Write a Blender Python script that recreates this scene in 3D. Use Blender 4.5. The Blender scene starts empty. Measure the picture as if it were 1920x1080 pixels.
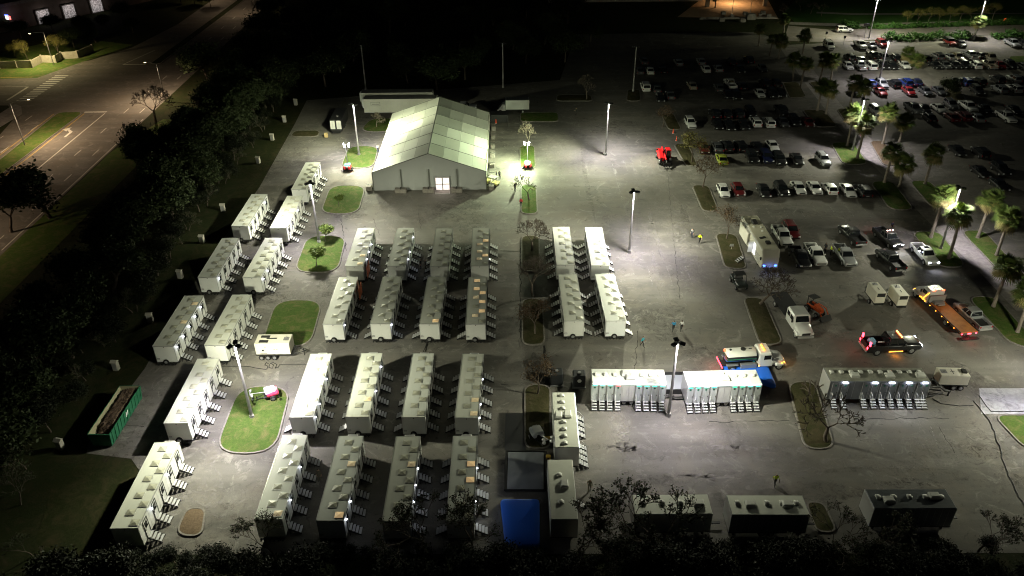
import bpy, bmesh, math, random
from mathutils import Vector, Matrix, Quaternion
R = math.radians
sc = bpy.context.scene
C = sc.collection
# ------------------------------------------------------------------ camera
FPX, PITCH, ROLL, CAMH = 1490.4, R(32.49), R(-0.57), 62.02
cd = bpy.data.cameras.new('camera'); cam = bpy.data.objects.new('camera', cd); C.objects.link(cam)
cd.sensor_width = 36.0; cd.lens = FPX * 36.0 / 1920.0; cd.clip_start = 0.5; cd.clip_end = 4000
cam.matrix_world = Matrix.Translation((0, 0, CAMH)) @ Matrix.Rotation(math.pi/2 - PITCH, 4, 'X') @ Matrix.Rotation(ROLL, 4, 'Z')
sc.camera = cam
# ------------------------------------------------------------------ night sky and moon
w = bpy.data.worlds.new('World'); sc.world = w; w.use_nodes = True
wn = w.node_tree.nodes; wl = w.node_tree.links
sky = wn.new('ShaderNodeTexSky'); sky.sky_type = 'NISHITA'; sky.sun_disc = False
sky.sun_elevation = R(12); sky.sun_rotation = R(200)
wl.new(sky.outputs[0], wn['Background'].inputs[0]); wn['Background'].inputs[1].default_value = 0.0013
sd = bpy.data.lights.new('moon', 'SUN'); sd.energy = 0.002; sd.angle = R(0.5); sd.color = (1, .95, .85)
so = bpy.data.objects.new('moon', sd); C.objects.link(so); so.rotation_euler = (R(60), 0, R(-20))
sc.view_settings.view_transform = 'Standard'; sc.view_settings.look = 'None'
sc.view_settings.exposure = 0.0; sc.view_settings.gamma = 1.0
sc.cycles.use_denoising = True
try: sc.cycles.denoiser = 'OPENIMAGEDENOISE'
except Exception: pass
sc.cycles.max_bounces = 4; sc.cycles.diffuse_bounces = 2; sc.cycles.glossy_bounces = 2
sc.cycles.transmission_bounces = 2; sc.cycles.transparent_max_bounces = 4
sc.cycles.caustics_reflective = False; sc.cycles.caustics_refractive = False
sc.cycles.use_light_tree = True
sc.cycles.filter_width = 1.05
# ------------------------------------------------------------------ survey: a photographed spot -> its place on the ground
def G(u, v, z=0.0):
    u -= 960.0; v -= 540.0
    cr, sr = math.cos(ROLL), math.sin(ROLL)
    u, v = cr*u + sr*v, -sr*u + cr*v
    X, Y = u/FPX, -v/FPX
    dy = math.cos(PITCH) + math.sin(PITCH)*Y; dz = -math.sin(PITCH) + math.cos(PITCH)*Y
    t = (z - CAMH)/dz
    return Vector((X*t, dy*t, z))
rnd = random.Random(7)
# ------------------------------------------------------------------ mesh helpers
class MB:
    def __init__(s): s.v = []; s.f = []; s.m = []; s.sm = []
    def add(s, vs, fs, m=0, smooth=False):
        o = len(s.v); s.v += [tuple(p) for p in vs]
        for f in fs: s.f.append(tuple(i+o for i in f)); s.m.append(m); s.sm.append(smooth)
        return s
    def box(s, x0, x1, y0, y1, z0, z1, m=0, M=None):
        vs = [Vector((x, y, z)) for z in (z0, z1) for y in (y0, y1) for x in (x0, x1)]
        if M is not None: vs = [M @ p for p in vs]
        return s.add(vs, [(0,2,3,1),(4,5,7,6),(0,1,5,4),(2,6,7,3),(0,4,6,2),(1,3,7,5)], m)
    def bbox(s, x0, x1, y0, y1, z0, z1, b=.04, m=0, M=None):     # box with chamfered edges
        vs = []; fs = []
        X = (x0, x1); Y = (y0, y1); Z = (z0, z1)
        idx = {}
        for i in range(2):
            for j in range(2):
                for k in range(2):
                    sx, sy, sz = (1-2*i), (1-2*j), (1-2*k)
                    p = Vector((X[i], Y[j], Z[k]))
                    for a in range(3):
                        q = p + Vector((sx*b, sy*b, sz*b)); q[a] = p[a]
                        idx[(i,j,k,a)] = len(vs); vs.append(q)
        def q4(a, L): return [idx[t+(a,)] for t in L]
        fs.append(q4(0, [(0,0,0),(0,0,1),(0,1,1),(0,1,0)])); fs.append(q4(0, [(1,0,0),(1,1,0),(1,1,1),(1,0,1)]))
        fs.append(q4(1, [(0,0,0),(1,0,0),(1,0,1),(0,0,1)])); fs.append(q4(1, [(0,1,0),(0,1,1),(1,1,1),(1,1,0)]))
        fs.append(q4(2, [(0,0,0),(0,1,0),(1,1,0),(1,0,0)])); fs.append(q4(2, [(0,0,1),(1,0,1),(1,1,1),(0,1,1)]))
        for i in range(2):
            for j in range(2):
                fs.append([idx[(i,j,0,0)], idx[(i,j,1,0)], idx[(i,j,1,1)], idx[(i,j,0,1)]])
                fs.append([idx[(i,0,j,0)], idx[(i,1,j,0)], idx[(i,1,j,2)], idx[(i,0,j,2)]])
                fs.append([idx[(0,i,j,1)], idx[(1,i,j,1)], idx[(1,i,j,2)], idx[(0,i,j,2)]])
                for k in range(2): fs.append([idx[(i,j,k,0)], idx[(i,j,k,1)], idx[(i,j,k,2)]])
        if M is not None: vs = [M @ p for p in vs]
        return s.add(vs, fs, m)
    def cyl(s, p0, p1, r0, r1=None, n=10, m=0, cap=True, smooth=True):
        if r1 is None: r1 = r0
        p0 = Vector(p0); p1 = Vector(p1); d = p1-p0
        if d.length < 1e-6: return s
        d.normalize(); a = d.orthogonal().normalized(); b = d.cross(a)
        vs = []
        for k in range(n):
            t = 2*math.pi*k/n; e = a*math.cos(t)+b*math.sin(t); vs += [p0+e*r0, p1+e*r1]
        s.add(vs, [(2*k, 2*((k+1)%n), 2*((k+1)%n)+1, 2*k+1) for k in range(n)], m, smooth)
        if cap: 
            s.add([vs[2*k] for k in range(n)], [tuple(reversed(range(n)))], m); s.add([vs[2*k+1] for k in range(n)], [tuple(range(n))], m)
        return s
    def tube(s, pts, r, n=6, m=0):
        for a, b in zip(pts[:-1], pts[1:]): s.cyl(a, b, r, r, n, m, True)
        return s
    def loft(s, rings, m=0, smooth=True, cap=True):
        n = len(rings[0]); o = []
        for r in rings: o += r
        fs = []
        for i in range(len(rings)-1):
            for k in range(n): fs.append((i*n+k, i*n+(k+1)%n, (i+1)*n+(k+1)%n, (i+1)*n+k))
        s.add(o, fs, m, smooth)
        if cap: s.add(rings[0], [tuple(reversed(range(n)))], m); s.add(rings[-1], [tuple(range(n))], m)
        return s
    def quad(s, a, b, c, d, m=0): return s.add([a, b, c, d], [(0,1,2,3)], m)
    def ext(s, poly, z0, z1, m=0, mside=None):
        n = len(poly)
        s.add([(p[0], p[1], z1) for p in poly], [tuple(range(n))], m)
        vs = [(p[0], p[1], z0) for p in poly]+[(p[0], p[1], z1) for p in poly]
        s.add(vs, [(k, (k+1)%n, n+(k+1)%n, n+k) for k in range(n)], m if mside is None else mside)
        return s
    def sph(s, c, r, nu=10, nv=6, m=0, sc_=(1,1,1)):
        vs = []; fs = []; c = Vector(c)
        for i in range(nv+1):
            t = math.pi*i/nv
            for k in range(nu):
                p = 2*math.pi*k/nu
                vs.append(c+Vector((math.sin(t)*math.cos(p)*r*sc_[0], math.sin(t)*math.sin(p)*r*sc_[1], math.cos(t)*r*sc_[2])))
        for i in range(nv):
            for k in range(nu): fs.append((i*nu+k, (i+1)*nu+k, (i+1)*nu+(k+1)%nu, i*nu+(k+1)%nu))
        return s.add(vs, fs, m, True)
    def mesh(s, name, mats):
        me = bpy.data.meshes.new(name); me.from_pydata(s.v, [], s.f)
        if not isinstance(mats, (list, tuple)): mats = [mats]
        for m in mats: me.materials.append(m)
        me.polygons.foreach_set('material_index', s.m); me.polygons.foreach_set('use_smooth', s.sm); me.update()
        return me
def tag(o, label=None, cat=None, group=None, kind=None):
    if label: o['label'] = label
    if cat: o['category'] = cat
    if group: o['group'] = group
    if kind: o['kind'] = kind
    return o
def inst(name, me, parent=None, loc=(0,0,0), rot=(0,0,0), mats=None, scale=None):
    o = bpy.data.objects.new(name, me); C.objects.link(o); o.location = loc; o.rotation_euler = rot
    if scale is not None: o.scale = scale if not isinstance(scale, (int, float)) else (scale,)*3
    if parent is not None: o.parent = parent
    if mats:
        for k, m in mats.items(): o.material_slots[k].link = 'OBJECT'; o.material_slots[k].material = m
    return o
def thing(name, label, cat, loc=(0,0,0), rz=0, group=None, scale=None):
    o = bpy.data.objects.new(name, None); C.objects.link(o); o.location = loc; o.rotation_euler = (0, 0, rz)
    o.empty_display_size = .3
    if scale is not None: o.scale = (scale,)*3
    return tag(o, label, cat, group)
def struct(name, mb, mats, parent=None):
    o = inst(name, mb.mesh(name, mats), parent)
    if parent is None: o['kind'] = 'structure'
    return o
ORD = ['first','second','third','fourth','fifth','sixth','seventh','eighth','ninth','tenth','eleventh','twelfth','thirteenth','fourteenth','fifteenth','sixteenth','seventeenth','eighteenth']
CACHE = {}
def cached(key, fn):
    if key not in CACHE: CACHE[key] = fn()
    return CACHE[key]
# ------------------------------------------------------------------ materials
def mat(name, col, rough=.6, metal=0, spec=.4, coat=0):
    def mk():
        m = bpy.data.materials.new(name); m.use_nodes = True; b = m.node_tree.nodes['Principled BSDF']
        b.inputs['Base Color'].default_value = (*col, 1); b.inputs['Roughness'].default_value = rough
        b.inputs['Metallic'].default_value = metal; b.inputs['Specular IOR Level'].default_value = spec
        b.inputs['Coat Weight'].default_value = coat; b.inputs['Coat Roughness'].default_value = .08
        return m
    return cached('mat_'+name, mk)
def glow(name, col, s):
    def mk():
        m = bpy.data.materials.new(name); m.use_nodes = True; b = m.node_tree.nodes['Principled BSDF']
        b.inputs['Base Color'].default_value = (*[min(1, c) for c in col], 1)
        b.inputs['Emission Color'].default_value = (*col, 1); b.inputs['Emission Strength'].default_value = s
        return m
    return cached('glow_'+name, mk)
class NT:
    def __init__(s, name):
        s.m = bpy.data.materials.new(name); s.m.use_nodes = True; s.t = s.m.node_tree; s.b = s.t.nodes['Principled BSDF']
        s.co = s.t.nodes.new('ShaderNodeTexCoord')
    def n(s, ty, **k):
        x = s.t.nodes.new(ty)
        for a, b in k.items(): setattr(x, a, b)
        return x
    def l(s, a, b): s.t.links.new(a, b)
    def noise(s, scale, detail=4, rough=.6, coord='Object', dist=0, vec=None):
        x = s.n('ShaderNodeTexNoise'); x.inputs['Scale'].default_value = scale; x.inputs['Detail'].default_value = detail
        x.inputs['Roughness'].default_value = rough; x.inputs['Distortion'].default_value = dist
        s.l(vec if vec is not None else s.co.outputs[coord], x.inputs['Vector']); return x.outputs['Fac']
    def ramp(s, fac, stops):
        x = s.n('ShaderNodeValToRGB'); e = x.color_ramp.elements
        while len(e) < len(stops): e.new(.5)
        for k, (p, c) in enumerate(stops):
            e[k].position = p; e[k].color = (*c, 1) if not isinstance(c, (int, float)) else (c, c, c, 1)
        s.l(fac, x.inputs[0]); return x.outputs[0]
    def mix(s, fac, a, b, mode='MIX'):
        x = s.n('ShaderNodeMix', data_type='RGBA', blend_type=mode)
        for inp, val in ((x.inputs[0], fac), (x.inputs[6], a), (x.inputs[7], b)):
            if isinstance(val, (int, float)): inp.default_value = val
            elif isinstance(val, tuple): inp.default_value = (*val, 1)
            else: s.l(val, inp)
        return x.outputs[2]
    def map(s, scale, coord='Object', rot=0):
        x = s.n('ShaderNodeMapping'); x.inputs['Scale'].default_value = scale; x.inputs['Rotation'].default_value = (0, 0, rot)
        s.l(s.co.outputs[coord], x.inputs['Vector']); return x.outputs[0]
    def voro(s, scale, vec=None):
        x = s.n('ShaderNodeTexVoronoi', feature='DISTANCE_TO_EDGE'); x.inputs['Scale'].default_value = scale
        s.l(vec if vec is not None else s.co.outputs['Object'], x.inputs['Vector']); return x.outputs['Distance']
    def out(s, col, rough=.8, bump=None, strength=.3, dist=.02, spec=.3):
        if isinstance(col, tuple): s.b.inputs['Base Color'].default_value = (*col, 1)
        else: s.l(col, s.b.inputs['Base Color'])
        if isinstance(rough, (int, float)): s.b.inputs['Roughness'].default_value = rough
        else: s.l(rough, s.b.inputs['Roughness'])
        s.b.inputs['Specular IOR Level'].default_value = spec
        if bump is not None:
            x = s.n('ShaderNodeBump'); x.inputs['Strength'].default_value = strength; x.inputs['Distance'].default_value = dist
            s.l(bump, x.inputs['Height']); s.l(x.outputs[0], s.b.inputs['Normal'])
        return s.m
def asphalt_mat(name, dark, light, warm, crack=True):
    t = NT(name)
    big = t.noise(.035, 5, .62, dist=1.2); mid = t.noise(.22, 6, .65, dist=.8); fine = t.noise(9, 3, .7)
    sw = t.noise(1, 5, .6, vec=t.map((.05, .4, 1), rot=.12))           # traffic-worn streaks
    c = t.ramp(big, [(.32, dark), (.52, tuple((a+b)/2 for a, b in zip(dark, light))), (.7, light)])
    c = t.mix(t.ramp(mid, [(.46, 0), (.64, .8)]), c, warm)
    c = t.mix(t.ramp(sw, [(.46, 0), (.7, .5)]), c, tuple(x*1.35 for x in light))
    c = t.mix(t.ramp(t.noise(.35, 9, .78, dist=1.6), [(.54, 0), (.64, .75)]), c, tuple(x*1.55 for x in light))  # scuffed pale patches
    c = t.mix(t.ramp(t.noise(.5, 7, .7, dist=2.0), [(.58, 0), (.7, .75)]), c, tuple(x*.5 for x in dark))  # oil and leaf stains
    c = t.mix(.45, c, t.ramp(fine, [(.25, .35), (.75, .65)]), 'OVERLAY')
    if crack:
        wv = t.n('ShaderNodeVectorMath', operation='ADD')
        nz = t.n('ShaderNodeTexNoise'); nz.inputs['Scale'].default_value = .6; nz.inputs['Detail'].default_value = 4
        t.l(t.co.outputs['Object'], nz.inputs['Vector']); t.l(t.co.outputs['Object'], wv.inputs[0]); t.l(nz.outputs['Color'], wv.inputs[1])
        cr = t.ramp(t.voro(.085, wv.outputs[0]), [(0, 1), (.006, 0)])
        c = t.mix(t.mix(t.ramp(big, [(.4, 0), (.5, .7)]), 0.0, cr, 'MULTIPLY') if False else cr, c, tuple(x*.4 for x in dark))
    return t.out(c, t.ramp(mid, [(.3, .75), (.7, .95)]), fine, .35, .01, .25)
M_ASPH = asphalt_mat('weathered_asphalt', (.08,.076,.067), (.15,.141,.127), (.155,.14,.12), False)
M_ROAD = asphalt_mat('road_asphalt', (.10,.09,.08), (.14,.127,.115), (.14,.12,.1), False)
def grass_mat(name, g1, g2, dry, amt):
    t = NT(name); a = t.noise(.55, 8, .75, dist=.9); b = t.noise(3.2, 7, .8); f = t.noise(22, 3, .7)
    c = t.ramp(b, [(.3, g1), (.7, g2)])
    c = t.mix(t.ramp(a, [(.62-amt*.4, 0), (.85-amt*.4, .9)]), c, dry)
    c = t.mix(.8, c, t.ramp(f, [(.25, .22), (.75, .75)]), 'OVERLAY')
    return t.out(c, .95, t.mix(.5, b, f), 1.0, .1, .1)
M_GRASS = grass_mat('mown_grass', (.034,.07,.014), (.085,.13,.026), (.15,.125,.055), .36)
M_VERGE = grass_mat('rank_verge_grass', (.014,.018,.006), (.028,.034,.011), (.05,.04,.02), .4)
M_DRYGR = grass_mat('dry_grass', (.028,.032,.012), (.055,.055,.022), (.085,.065,.038), .5)
M_TERR = grass_mat('rough_ground', (.014,.02,.007), (.028,.034,.012), (.045,.036,.02), .35)
def speckle(name, c1, c2, scale=3, rough=.8, bump=.2):
    def mk():
        t = NT(name); a = t.noise(scale, 6, .65); b = t.noise(scale*9, 3, .6)
        return t.out(t.mix(.4, t.ramp(a, [(.35, c1), (.68, c2)]), t.ramp(b, [(.25, .35), (.75, .65)]), 'OVERLAY'), rough, b, bump, .02)
    return cached('spk_'+name, mk)
M_KERB = speckle('kerb_concrete', (.12,.11,.095), (.23,.21,.185), 2.5)
M_CONC = speckle('path_concrete', (.17,.155,.145), (.28,.255,.24), 1.2)
M_LEAFL = speckle('leaf_litter', (.09,.06,.035), (.16,.115,.07), 5, .95, .8)
def worn_paint(name, col, thr):
    t = NT(name); a = t.noise(5, 6, .7)
    tr = t.n('ShaderNodeBsdfTransparent'); mx = t.n('ShaderNodeMixShader'); t.out(col, .7)
    t.l(t.ramp(a, [(thr-.08, 0), (thr+.1, 1)]), mx.inputs[0]); t.l(tr.outputs[0], mx.inputs[1]); t.l(t.b.outputs[0], mx.inputs[2])
    t.l(mx.outputs[0], t.t.nodes['Material Output'].inputs[0]); return t.m
M_PAINT = worn_paint('worn_white_paint', (.55,.53,.48), .38)
M_STRIPE = worn_paint('faded_parking_paint', (.3,.285,.26), .49)
M_PAINTY = worn_paint('worn_yellow_paint', (.5,.33,.08), .42)
def panel_mat(name, col, dirt=.25):
    t = NT(name); oi = t.n('ShaderNodeObjectInfo'); va = t.n('ShaderNodeVectorMath', operation='ADD'); vs_ = t.n('ShaderNodeVectorMath', operation='SCALE'); vs_.inputs[0].default_value = (37, 21, 5)
    t.l(oi.outputs['Random'], vs_.inputs['Scale']); t.l(t.co.outputs['Object'], va.inputs[0]); t.l(vs_.outputs[0], va.inputs[1])
    mp = t.n('ShaderNodeMapping'); mp.inputs['Scale'].default_value = (6, .35, 6); t.l(va.outputs[0], mp.inputs['Vector'])
    a = t.noise(.7, 6, .7, dist=.6, vec=va.outputs[0]); s_ = t.noise(1, 4, .6, vec=mp.outputs[0])
    c = t.mix(t.ramp(a, [(.45, 0), (.8, dirt)]), col, tuple(x*.62 for x in col))
    c = t.mix(t.ramp(s_, [(.55, 0), (.8, dirt*.8)]), c, tuple(x*y for x, y in zip(col, (.6,.57,.5))))
    c = t.mix(1.0, c, t.ramp(oi.outputs['Random'], [(0, (.84,.84,.82)), (.5, (1,1,.98)), (1, (.92,.94,.97))]), 'MULTIPLY')
    return t.out(c, .45, t.noise(3, 2), .04, .01)
M_WALL = panel_mat('trailer_white_panel', (.72,.72,.70))
M_ROOF = panel_mat('trailer_roof_skin', (.64,.65,.59), .22)
M_TRIM = mat('aluminium_trim', (.55,.55,.55), .35, .6)
M_BLACK = mat('black_steel', (.018,.018,.018), .5)
M_RUB = speckle('tyre_rubber', (.012,.012,.012), (.025,.024,.023), 8, .85)
M_RIM = mat('steel_rim', (.45,.45,.46), .35, .7)
M_GREY = mat('grey_steel', (.22,.22,.22), .5, .4)
M_TREAD = mat('galvanised_tread', (.5,.5,.5), .5, .2)
M_GLASS = mat('dark_glass', (.01,.012,.014), .06, 0, .6)
M_VENT = mat('smoked_vent_dome', (.43,.425,.34), .35, 0, .5)
M_VENTLIT = glow('lit_vent_dome', (1.0,.68,.34), .26)
M_VENTDIM = glow('dim_lit_vent_dome', (.9,.72,.45), .08)
M_BULB = glow('door_lamp', (.85,.9,1), 9)
# ================================================================== the ground, roads, islands
def sheet(name, poly, z, m):
    mb = MB(); mb.add([(p[0], p[1], z) for p in poly], [tuple(range(len(poly)))])
    return struct(name, mb, m)
tb = MB(); tb.add([(-1500,-300,-.03),(1500,-300,-.03),(1500,3000,-.03),(-1500,3000,-.03)], [(0,1,2,3)])
struct('ground', tb, M_TERR)
def gp(*uv): return [G(u, v) for u, v in uv]
lot = gp((575,188),(553,232),(487,350),(432,428),(345,560),(272,690),(238,735),(176,800),(162,850),(246,860),(268,892),(258,940),(225,1010))
lot += [Vector((-37.5, 50.6, 0)), Vector((76, 49.5, 0)), Vector((135, 120, 0)), Vector((190, 236, 0))] + gp((1480,84),(1420,60),(1080,64),(1050,150))
sheet('parking_lot', lot, 0, M_ASPH)
sheet('access_road', gp((1470,76),(1560,80),(1700,70),(1960,62),(1960,46),(1700,51),(1560,56),(1478,48)), .004, M_ROAD)
# main road on the left with its side street
xl, xr = -109.5, -80.6
sheet('main_road', [(xr+3, 70), (xr+2.5, 105), (xr+.2, 125), (xr, 330), (-100.5, 330), (-102, 250), (-106, 225), (-112.5, 213), (-124, 205), (-260, 205), (-260, 178), (-116, 178), (-110.5, 172), (-108, 160), (-103, 120), (-101, 70)], 0, M_ROAD)
def rpoly(pts, r, n=6):
    out = []; L = len(pts)
    for i in range(L):
        p, a, b = Vector(pts[i][:2]), Vector(pts[i-1][:2]), Vector(pts[(i+1) % L][:2])
        da = (a-p); db = (b-p); ra = min(r, da.length*.48, db.length*.48)
        da.normalize(); db.normalize(); q0 = p+da*ra; q1 = p+db*ra
        for k in range(n+1):
            t = k/n; out.append((1-t)**2*q0 + 2*t*(1-t)*p + t*t*q1)
    return out
def inset(poly, d):
    n = len(poly); out = []
    ar = sum(poly[i].x*poly[(i+1) % n].y-poly[(i+1) % n].x*poly[i].y for i in range(n))
    s = 1 if ar > 0 else -1
    for i in range(n):
        t = (poly[(i+1) % n]-poly[i-1]); t.normalize()
        out.append(poly[i]+Vector((-t.y, t.x))*d*s)
    return out
def island(name, uv, r, m, kerb=M_KERB, world=None, kw=.2, kh=.13, mound=.0):
    pts = rpoly(world if world else [G(u, v) for u, v in uv], r)
    inn = inset(pts, kw); n = len(pts)
    ar = sum(pts[i].x*pts[(i+1) % n].y-pts[(i+1) % n].x*pts[i].y for i in range(n))
    if ar < 0: pts.reverse(); inn.reverse()
    c = sum(inn, Vector((0, 0)))/n
    mb = MB()       # turf with a gentle uneven crown
    rings = [[(c + (p-c)*s) for p in inn] for s in (1, .8, .5, .2)]
    vs = []; 
    for k, rg in enumerate(rings):
        for p in rg: vs.append((p.x, p.y, kh-.03+(0, .05, .09, .1)[k]+(rnd.uniform(-.025, .025) if k else 0)))
    fs = [(k*n+i, k*n+(i+1) % n, (k+1)*n+(i+1) % n, (k+1)*n+i) for k in range(3) for i in range(n)] + [tuple(3*n+i for i in range(n))]
    mb.add(vs, fs, 0, True)
    o = struct(name, mb, m)
    kb = MB(); b = inset(pts, .025)
    rows = [[(p.x, p.y, -.02) for p in pts], [(p.x, p.y, kh-.03) for p in pts], [(p.x, p.y, kh) for p in b], [(p.x, p.y, kh) for p in inn], [(p.x, p.y, -.02) for p in inn]]
    for a, d in zip(rows[:-1], rows[1:]):
        kb.add(a+d, [(i, (i+1) % n, n+(i+1) % n, n+i) for i in range(n)])
    inst('kerb', kb.mesh('kerb', kerb), o)
    return o
GI = [
 ([(399,852),(516,852),(548,724),(448,724)], 3.2, M_GRASS), ([(487,652),(582,652),(607,563),(517,563)], 3, M_GRASS),
 ([(549,512),(634,512),(651,442),(576,442)], 3, M_GRASS), ([(599,402),(672,402),(687,348),(619,348)], 3, M_GRASS),
 ([(637,316),(701,316),(711,274),(654,274)], 3, M_GRASS), ([(672,248),(738,248),(748,222),(695,222)], 4, M_GRASS),
 ([(543,257),(597,257),(601,245),(552,245)], 1.5, M_DRYGR),
 ([(974,317),(1005,317),(1003,273),(974,273)], 1.6, M_GRASS), ([(976,402),(1009,402),(1006,347),(976,347)], 1.6, M_GRASS),
 ([(975,229),(1048,229),(1047,211),(975,211)], 1.6, M_GRASS),
 ([(977,510),(1013,510),(1012,442),(977,442)], 1.5, M_DRYGR), ([(978,648),(1023,648),(1018,560),(978,560)], 1.6, M_DRYGR),
 ([(983,843),(1034,843),(1033,721),(982,721)], 1.6, M_DRYGR),
 ([(1317,397),(1349,397),(1329,348),(1296,347)], 1.5, M_DRYGR), ([(1286,312),(1310,312),(1290,270),(1262,270)], 1.5, M_DRYGR),
 ([(1358,504),(1402,506),(1381,439),(1340,437)], 1.6, M_DRYGR), ([(1424,649),(1470,646),(1432,559),(1392,557)], 1.6, M_DRYGR),
 ([(1508,844),(1567,843),(1528,714),(1475,717)], 1.8, M_DRYGR),
 ([(1860,778),(1990,778),(1990,862),(1920,842)], 1.5, M_GRASS),
 ([(1760,502),(1814,502),(1761,434),(1707,434)], 2, M_GRASS), ([(1875,512),(1940,536),(1845,432),(1799,432)], 2, M_GRASS),
 ([(1893,646),(1960,660),(1866,556),(1811,556)], 2, M_GRASS),
 ([(1668,394),(1716,395),(1674,340),(1630,340)], 2, M_GRASS), ([(1747,390),(1798,392),(1742,339),(1703,339)], 2, M_GRASS),
 ([(1580,309),(1629,309),(1600,267),(1556,267)], 2, M_GRASS), ([(1656,311),(1696,311),(1655,264),(1629,265)], 1.5, M_LEAFL),
 ([(1530,239),(1572,238),(1545,206),(1503,206)], 1.5, M_DRYGR), ([(1590,238),(1628,238),(1600,204),(1567,204)], 1.5, M_DRYGR),
 ([(1480,185),(1513,183),(1497,154),(1466,155)], 1.5, M_DRYGR), ([(1545,182),(1570,182),(1545,153),(1515,154)], 1.5, M_DRYGR),
 ([(1253,244),(1279,244),(1263,212),(1238,212)], 1.5, M_DRYGR), ([(1770,193),(1812,188),(1800,168),(1775,168)], 1.5, M_DRYGR),
 ([(1895,118),(1960,122),(1960,104),(1890,106)], 1.5, M_GRASS),
 ([(326,1004),(380,1009),(388,952),(350,952)], 2, M_LEAFL), ([(1530,1000),(1572,1000),(1545,942),(1508,940)], 1.5, M_DRYGR),
 ([(1174,190),(1202,190),(1200,168),(1176,168)], 1.5, M_DRYGR), ([(1042,190),(1112,190),(1108,178),(1044,178)], 1.5, M_DRYGR),
]
for k, (uv, r, m) in enumerate(GI): island('grass_island' if m is not M_LEAFL else 'mulch_island', uv, r, m)
island('road_median', None, 2, M_GRASS, world=[(-97.0,100),(-96.0,173),(-101.9,173),(-100.5,140),(-98.5,100)])
island('road_median', None, 1.2, M_TERR, world=[(-92.2,209),(-88.8,330),(-91.2,330),(-95,209)])
island('lawn_corner', None, 3, M_GRASS, world=[(-262,177.5),(-262,150),(-125,150),(-116,165),(-119,176)])
sheet('grass_verge', gp((0,148),(70,146),(120,128),(190,104),(250,84),(130,70),(0,100)), .004, M_GRASS)
sheet('grass_verge', [(-80.2,88),(-80.2,150),(-76.5,168),(-72,168),(-73,88)], .004, M_GRASS)
sheet('grass_verge', gp((575,190),(553,234),(487,352),(432,430),(345,562),(272,692),(236,738),(170,805),(205,700),(300,560),(400,420),(480,300),(540,200)), -.004, M_VERGE)
sheet('grass_verge', gp((100,905),(165,858),(248,866),(262,888),(210,1000),(180,1040),(60,1040)), .004, M_VERGE)
# sidewalk by the side street corner and palm walk
sheet('sidewalk', gp((0,214),(28,196),(40,200),(42,215),(20,228),(0,240)), .15, M_CONC)
def strip(pts, wd):
    L = []; Rr = []
    for i, p in enumerate(pts):
        a = pts[max(0, i-1)]; b = pts[min(len(pts)-1, i+1)]; t = Vector((b-a)[:2]); t.normalize(); n = Vector((-t.y, t.x))*wd/2
        L.append(Vector(p[:2])+n); Rr.append(Vector(p[:2])-n)
    return L + Rr[::-1]
walk = gp((1478,90),(1530,160),(1598,245),(1645,296),(1700,350),(1786,436),(1860,506),(1935,582))
sheet('palm_walk', strip(walk, 4.4), .006, M_CONC)
sheet('concrete_apron', gp((1840,776),(1990,776),(1990,728),(1836,728)), .006, speckle('pale_concrete', (.36,.36,.38), (.5,.5,.52), 1.5))
sheet('field', gp((1490,42),(1600,46),(1760,40),(1960,38),(1960,-60),(1560,-60),(1470,20)), .002, grass_mat('field_grass', (.03,.075,.018), (.05,.11,.026), (.07,.09,.03), .1))
sheet('field_path', gp((1530,25),(1600,28),(1760,27),(1960,26),(1960,24),(1760,24.6),(1600,25),(1532,22)), .01, M_CONC)
sheet('field_kerb_path', gp((1480,46),(1600,50),(1760,46),(1960,42),(1960,38),(1760,40.5),(1600,45),(1480,41)), .012, M_CONC)
sheet('entrance_plaza', gp((1270,32),(1460,36),(1440,0),(1430,-14),(1330,-14),(1310,2)), .008, speckle('plaza_brick', (.3,.2,.13), (.4,.28,.19), .8))
# painted markings
def mark(name, lines, m, z=.008):
    mb = MB()
    for (a, b, wd) in lines:
        a = Vector(a[:2]); b = Vector(b[:2]); t = (b-a).normalized(); n = Vector((-t.y, t.x))*wd/2
        mb.add([(*(a+n), z), (*(a-n), z), (*(b-n), z), (*(b+n), z)], [(0,1,2,3)])
    return struct(name, mb, m)
cw = MB()
for k in range(13):
    y = 181.2+k*1.55
    o = mark('crosswalk_bar', [((-115.6, y), (-112.2, y), .7)], M_PAINT)
mark('lane_markings', [((-106.8, y), (-106.8, y+3), .18) for y in (108,120,132,144,156,168)]+[((-102.5, y), (-102.5, y+3), .18) for y in (150,162)]+
     [((-86.8, y), (-86.8, y+3), .18) for y in range(100, 300, 12)]+[((-83.2, y), (-83.2, y+3), .18) for y in range(100, 300, 12)]+
     [((-91, 120), (-91, 172), .22), ((-96.0, 173), (-91, 173), .6), ((-80.9, 110), (-80.9, 168), .18), ((-102, 209), (-96, 209), .5), ((-102, 209), (-98.5, 222), .18),
      ((-118, 181.5), (-118, 191), .6), ((-118, 191.5), (-160, 191.5), .15), ((-119, 186), (-160, 186), .12)], M_PAINT)
mark('edge_lines', [((-95.6, 100), (-95.6, 172), .2), ((-101.2, 100), (-102.4, 172), .2), ((-121, 199), (-160, 199), .2)], M_PAINTY)
ar = MB(); ar.add([(-93.6,158,.009),(-93.2,158,.009),(-93.1,161,.009),(-94.6,162.6,.009),(-94.5,163.6,.009),(-96,162.4,.009),(-94.6,161.2,.009),(-94.6,161.9,.009),(-93.7,160.6,.009)], [tuple(range(9))])
struct('turn_arrow', ar, M_PAINT)
def stalls(y0, y1, xs): return [((x, y0), (x, y1), .1) for x in xs]
st = []
for y0, y1, xa, xb in ((118,123.5,30,62),(136,146,34,60),(156,172,34,66),(186,198,30,62),(216,224,50,66),(205,214,86,150),(178,188,86,150)):
    x = xa
    while x < xb: st.append(((x, y0), (x, y1), .1)); x += 2.75
st += [((93+k*2.8, 224), (94+k*2.8, 229.5), .1) for k in range(12)]
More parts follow.
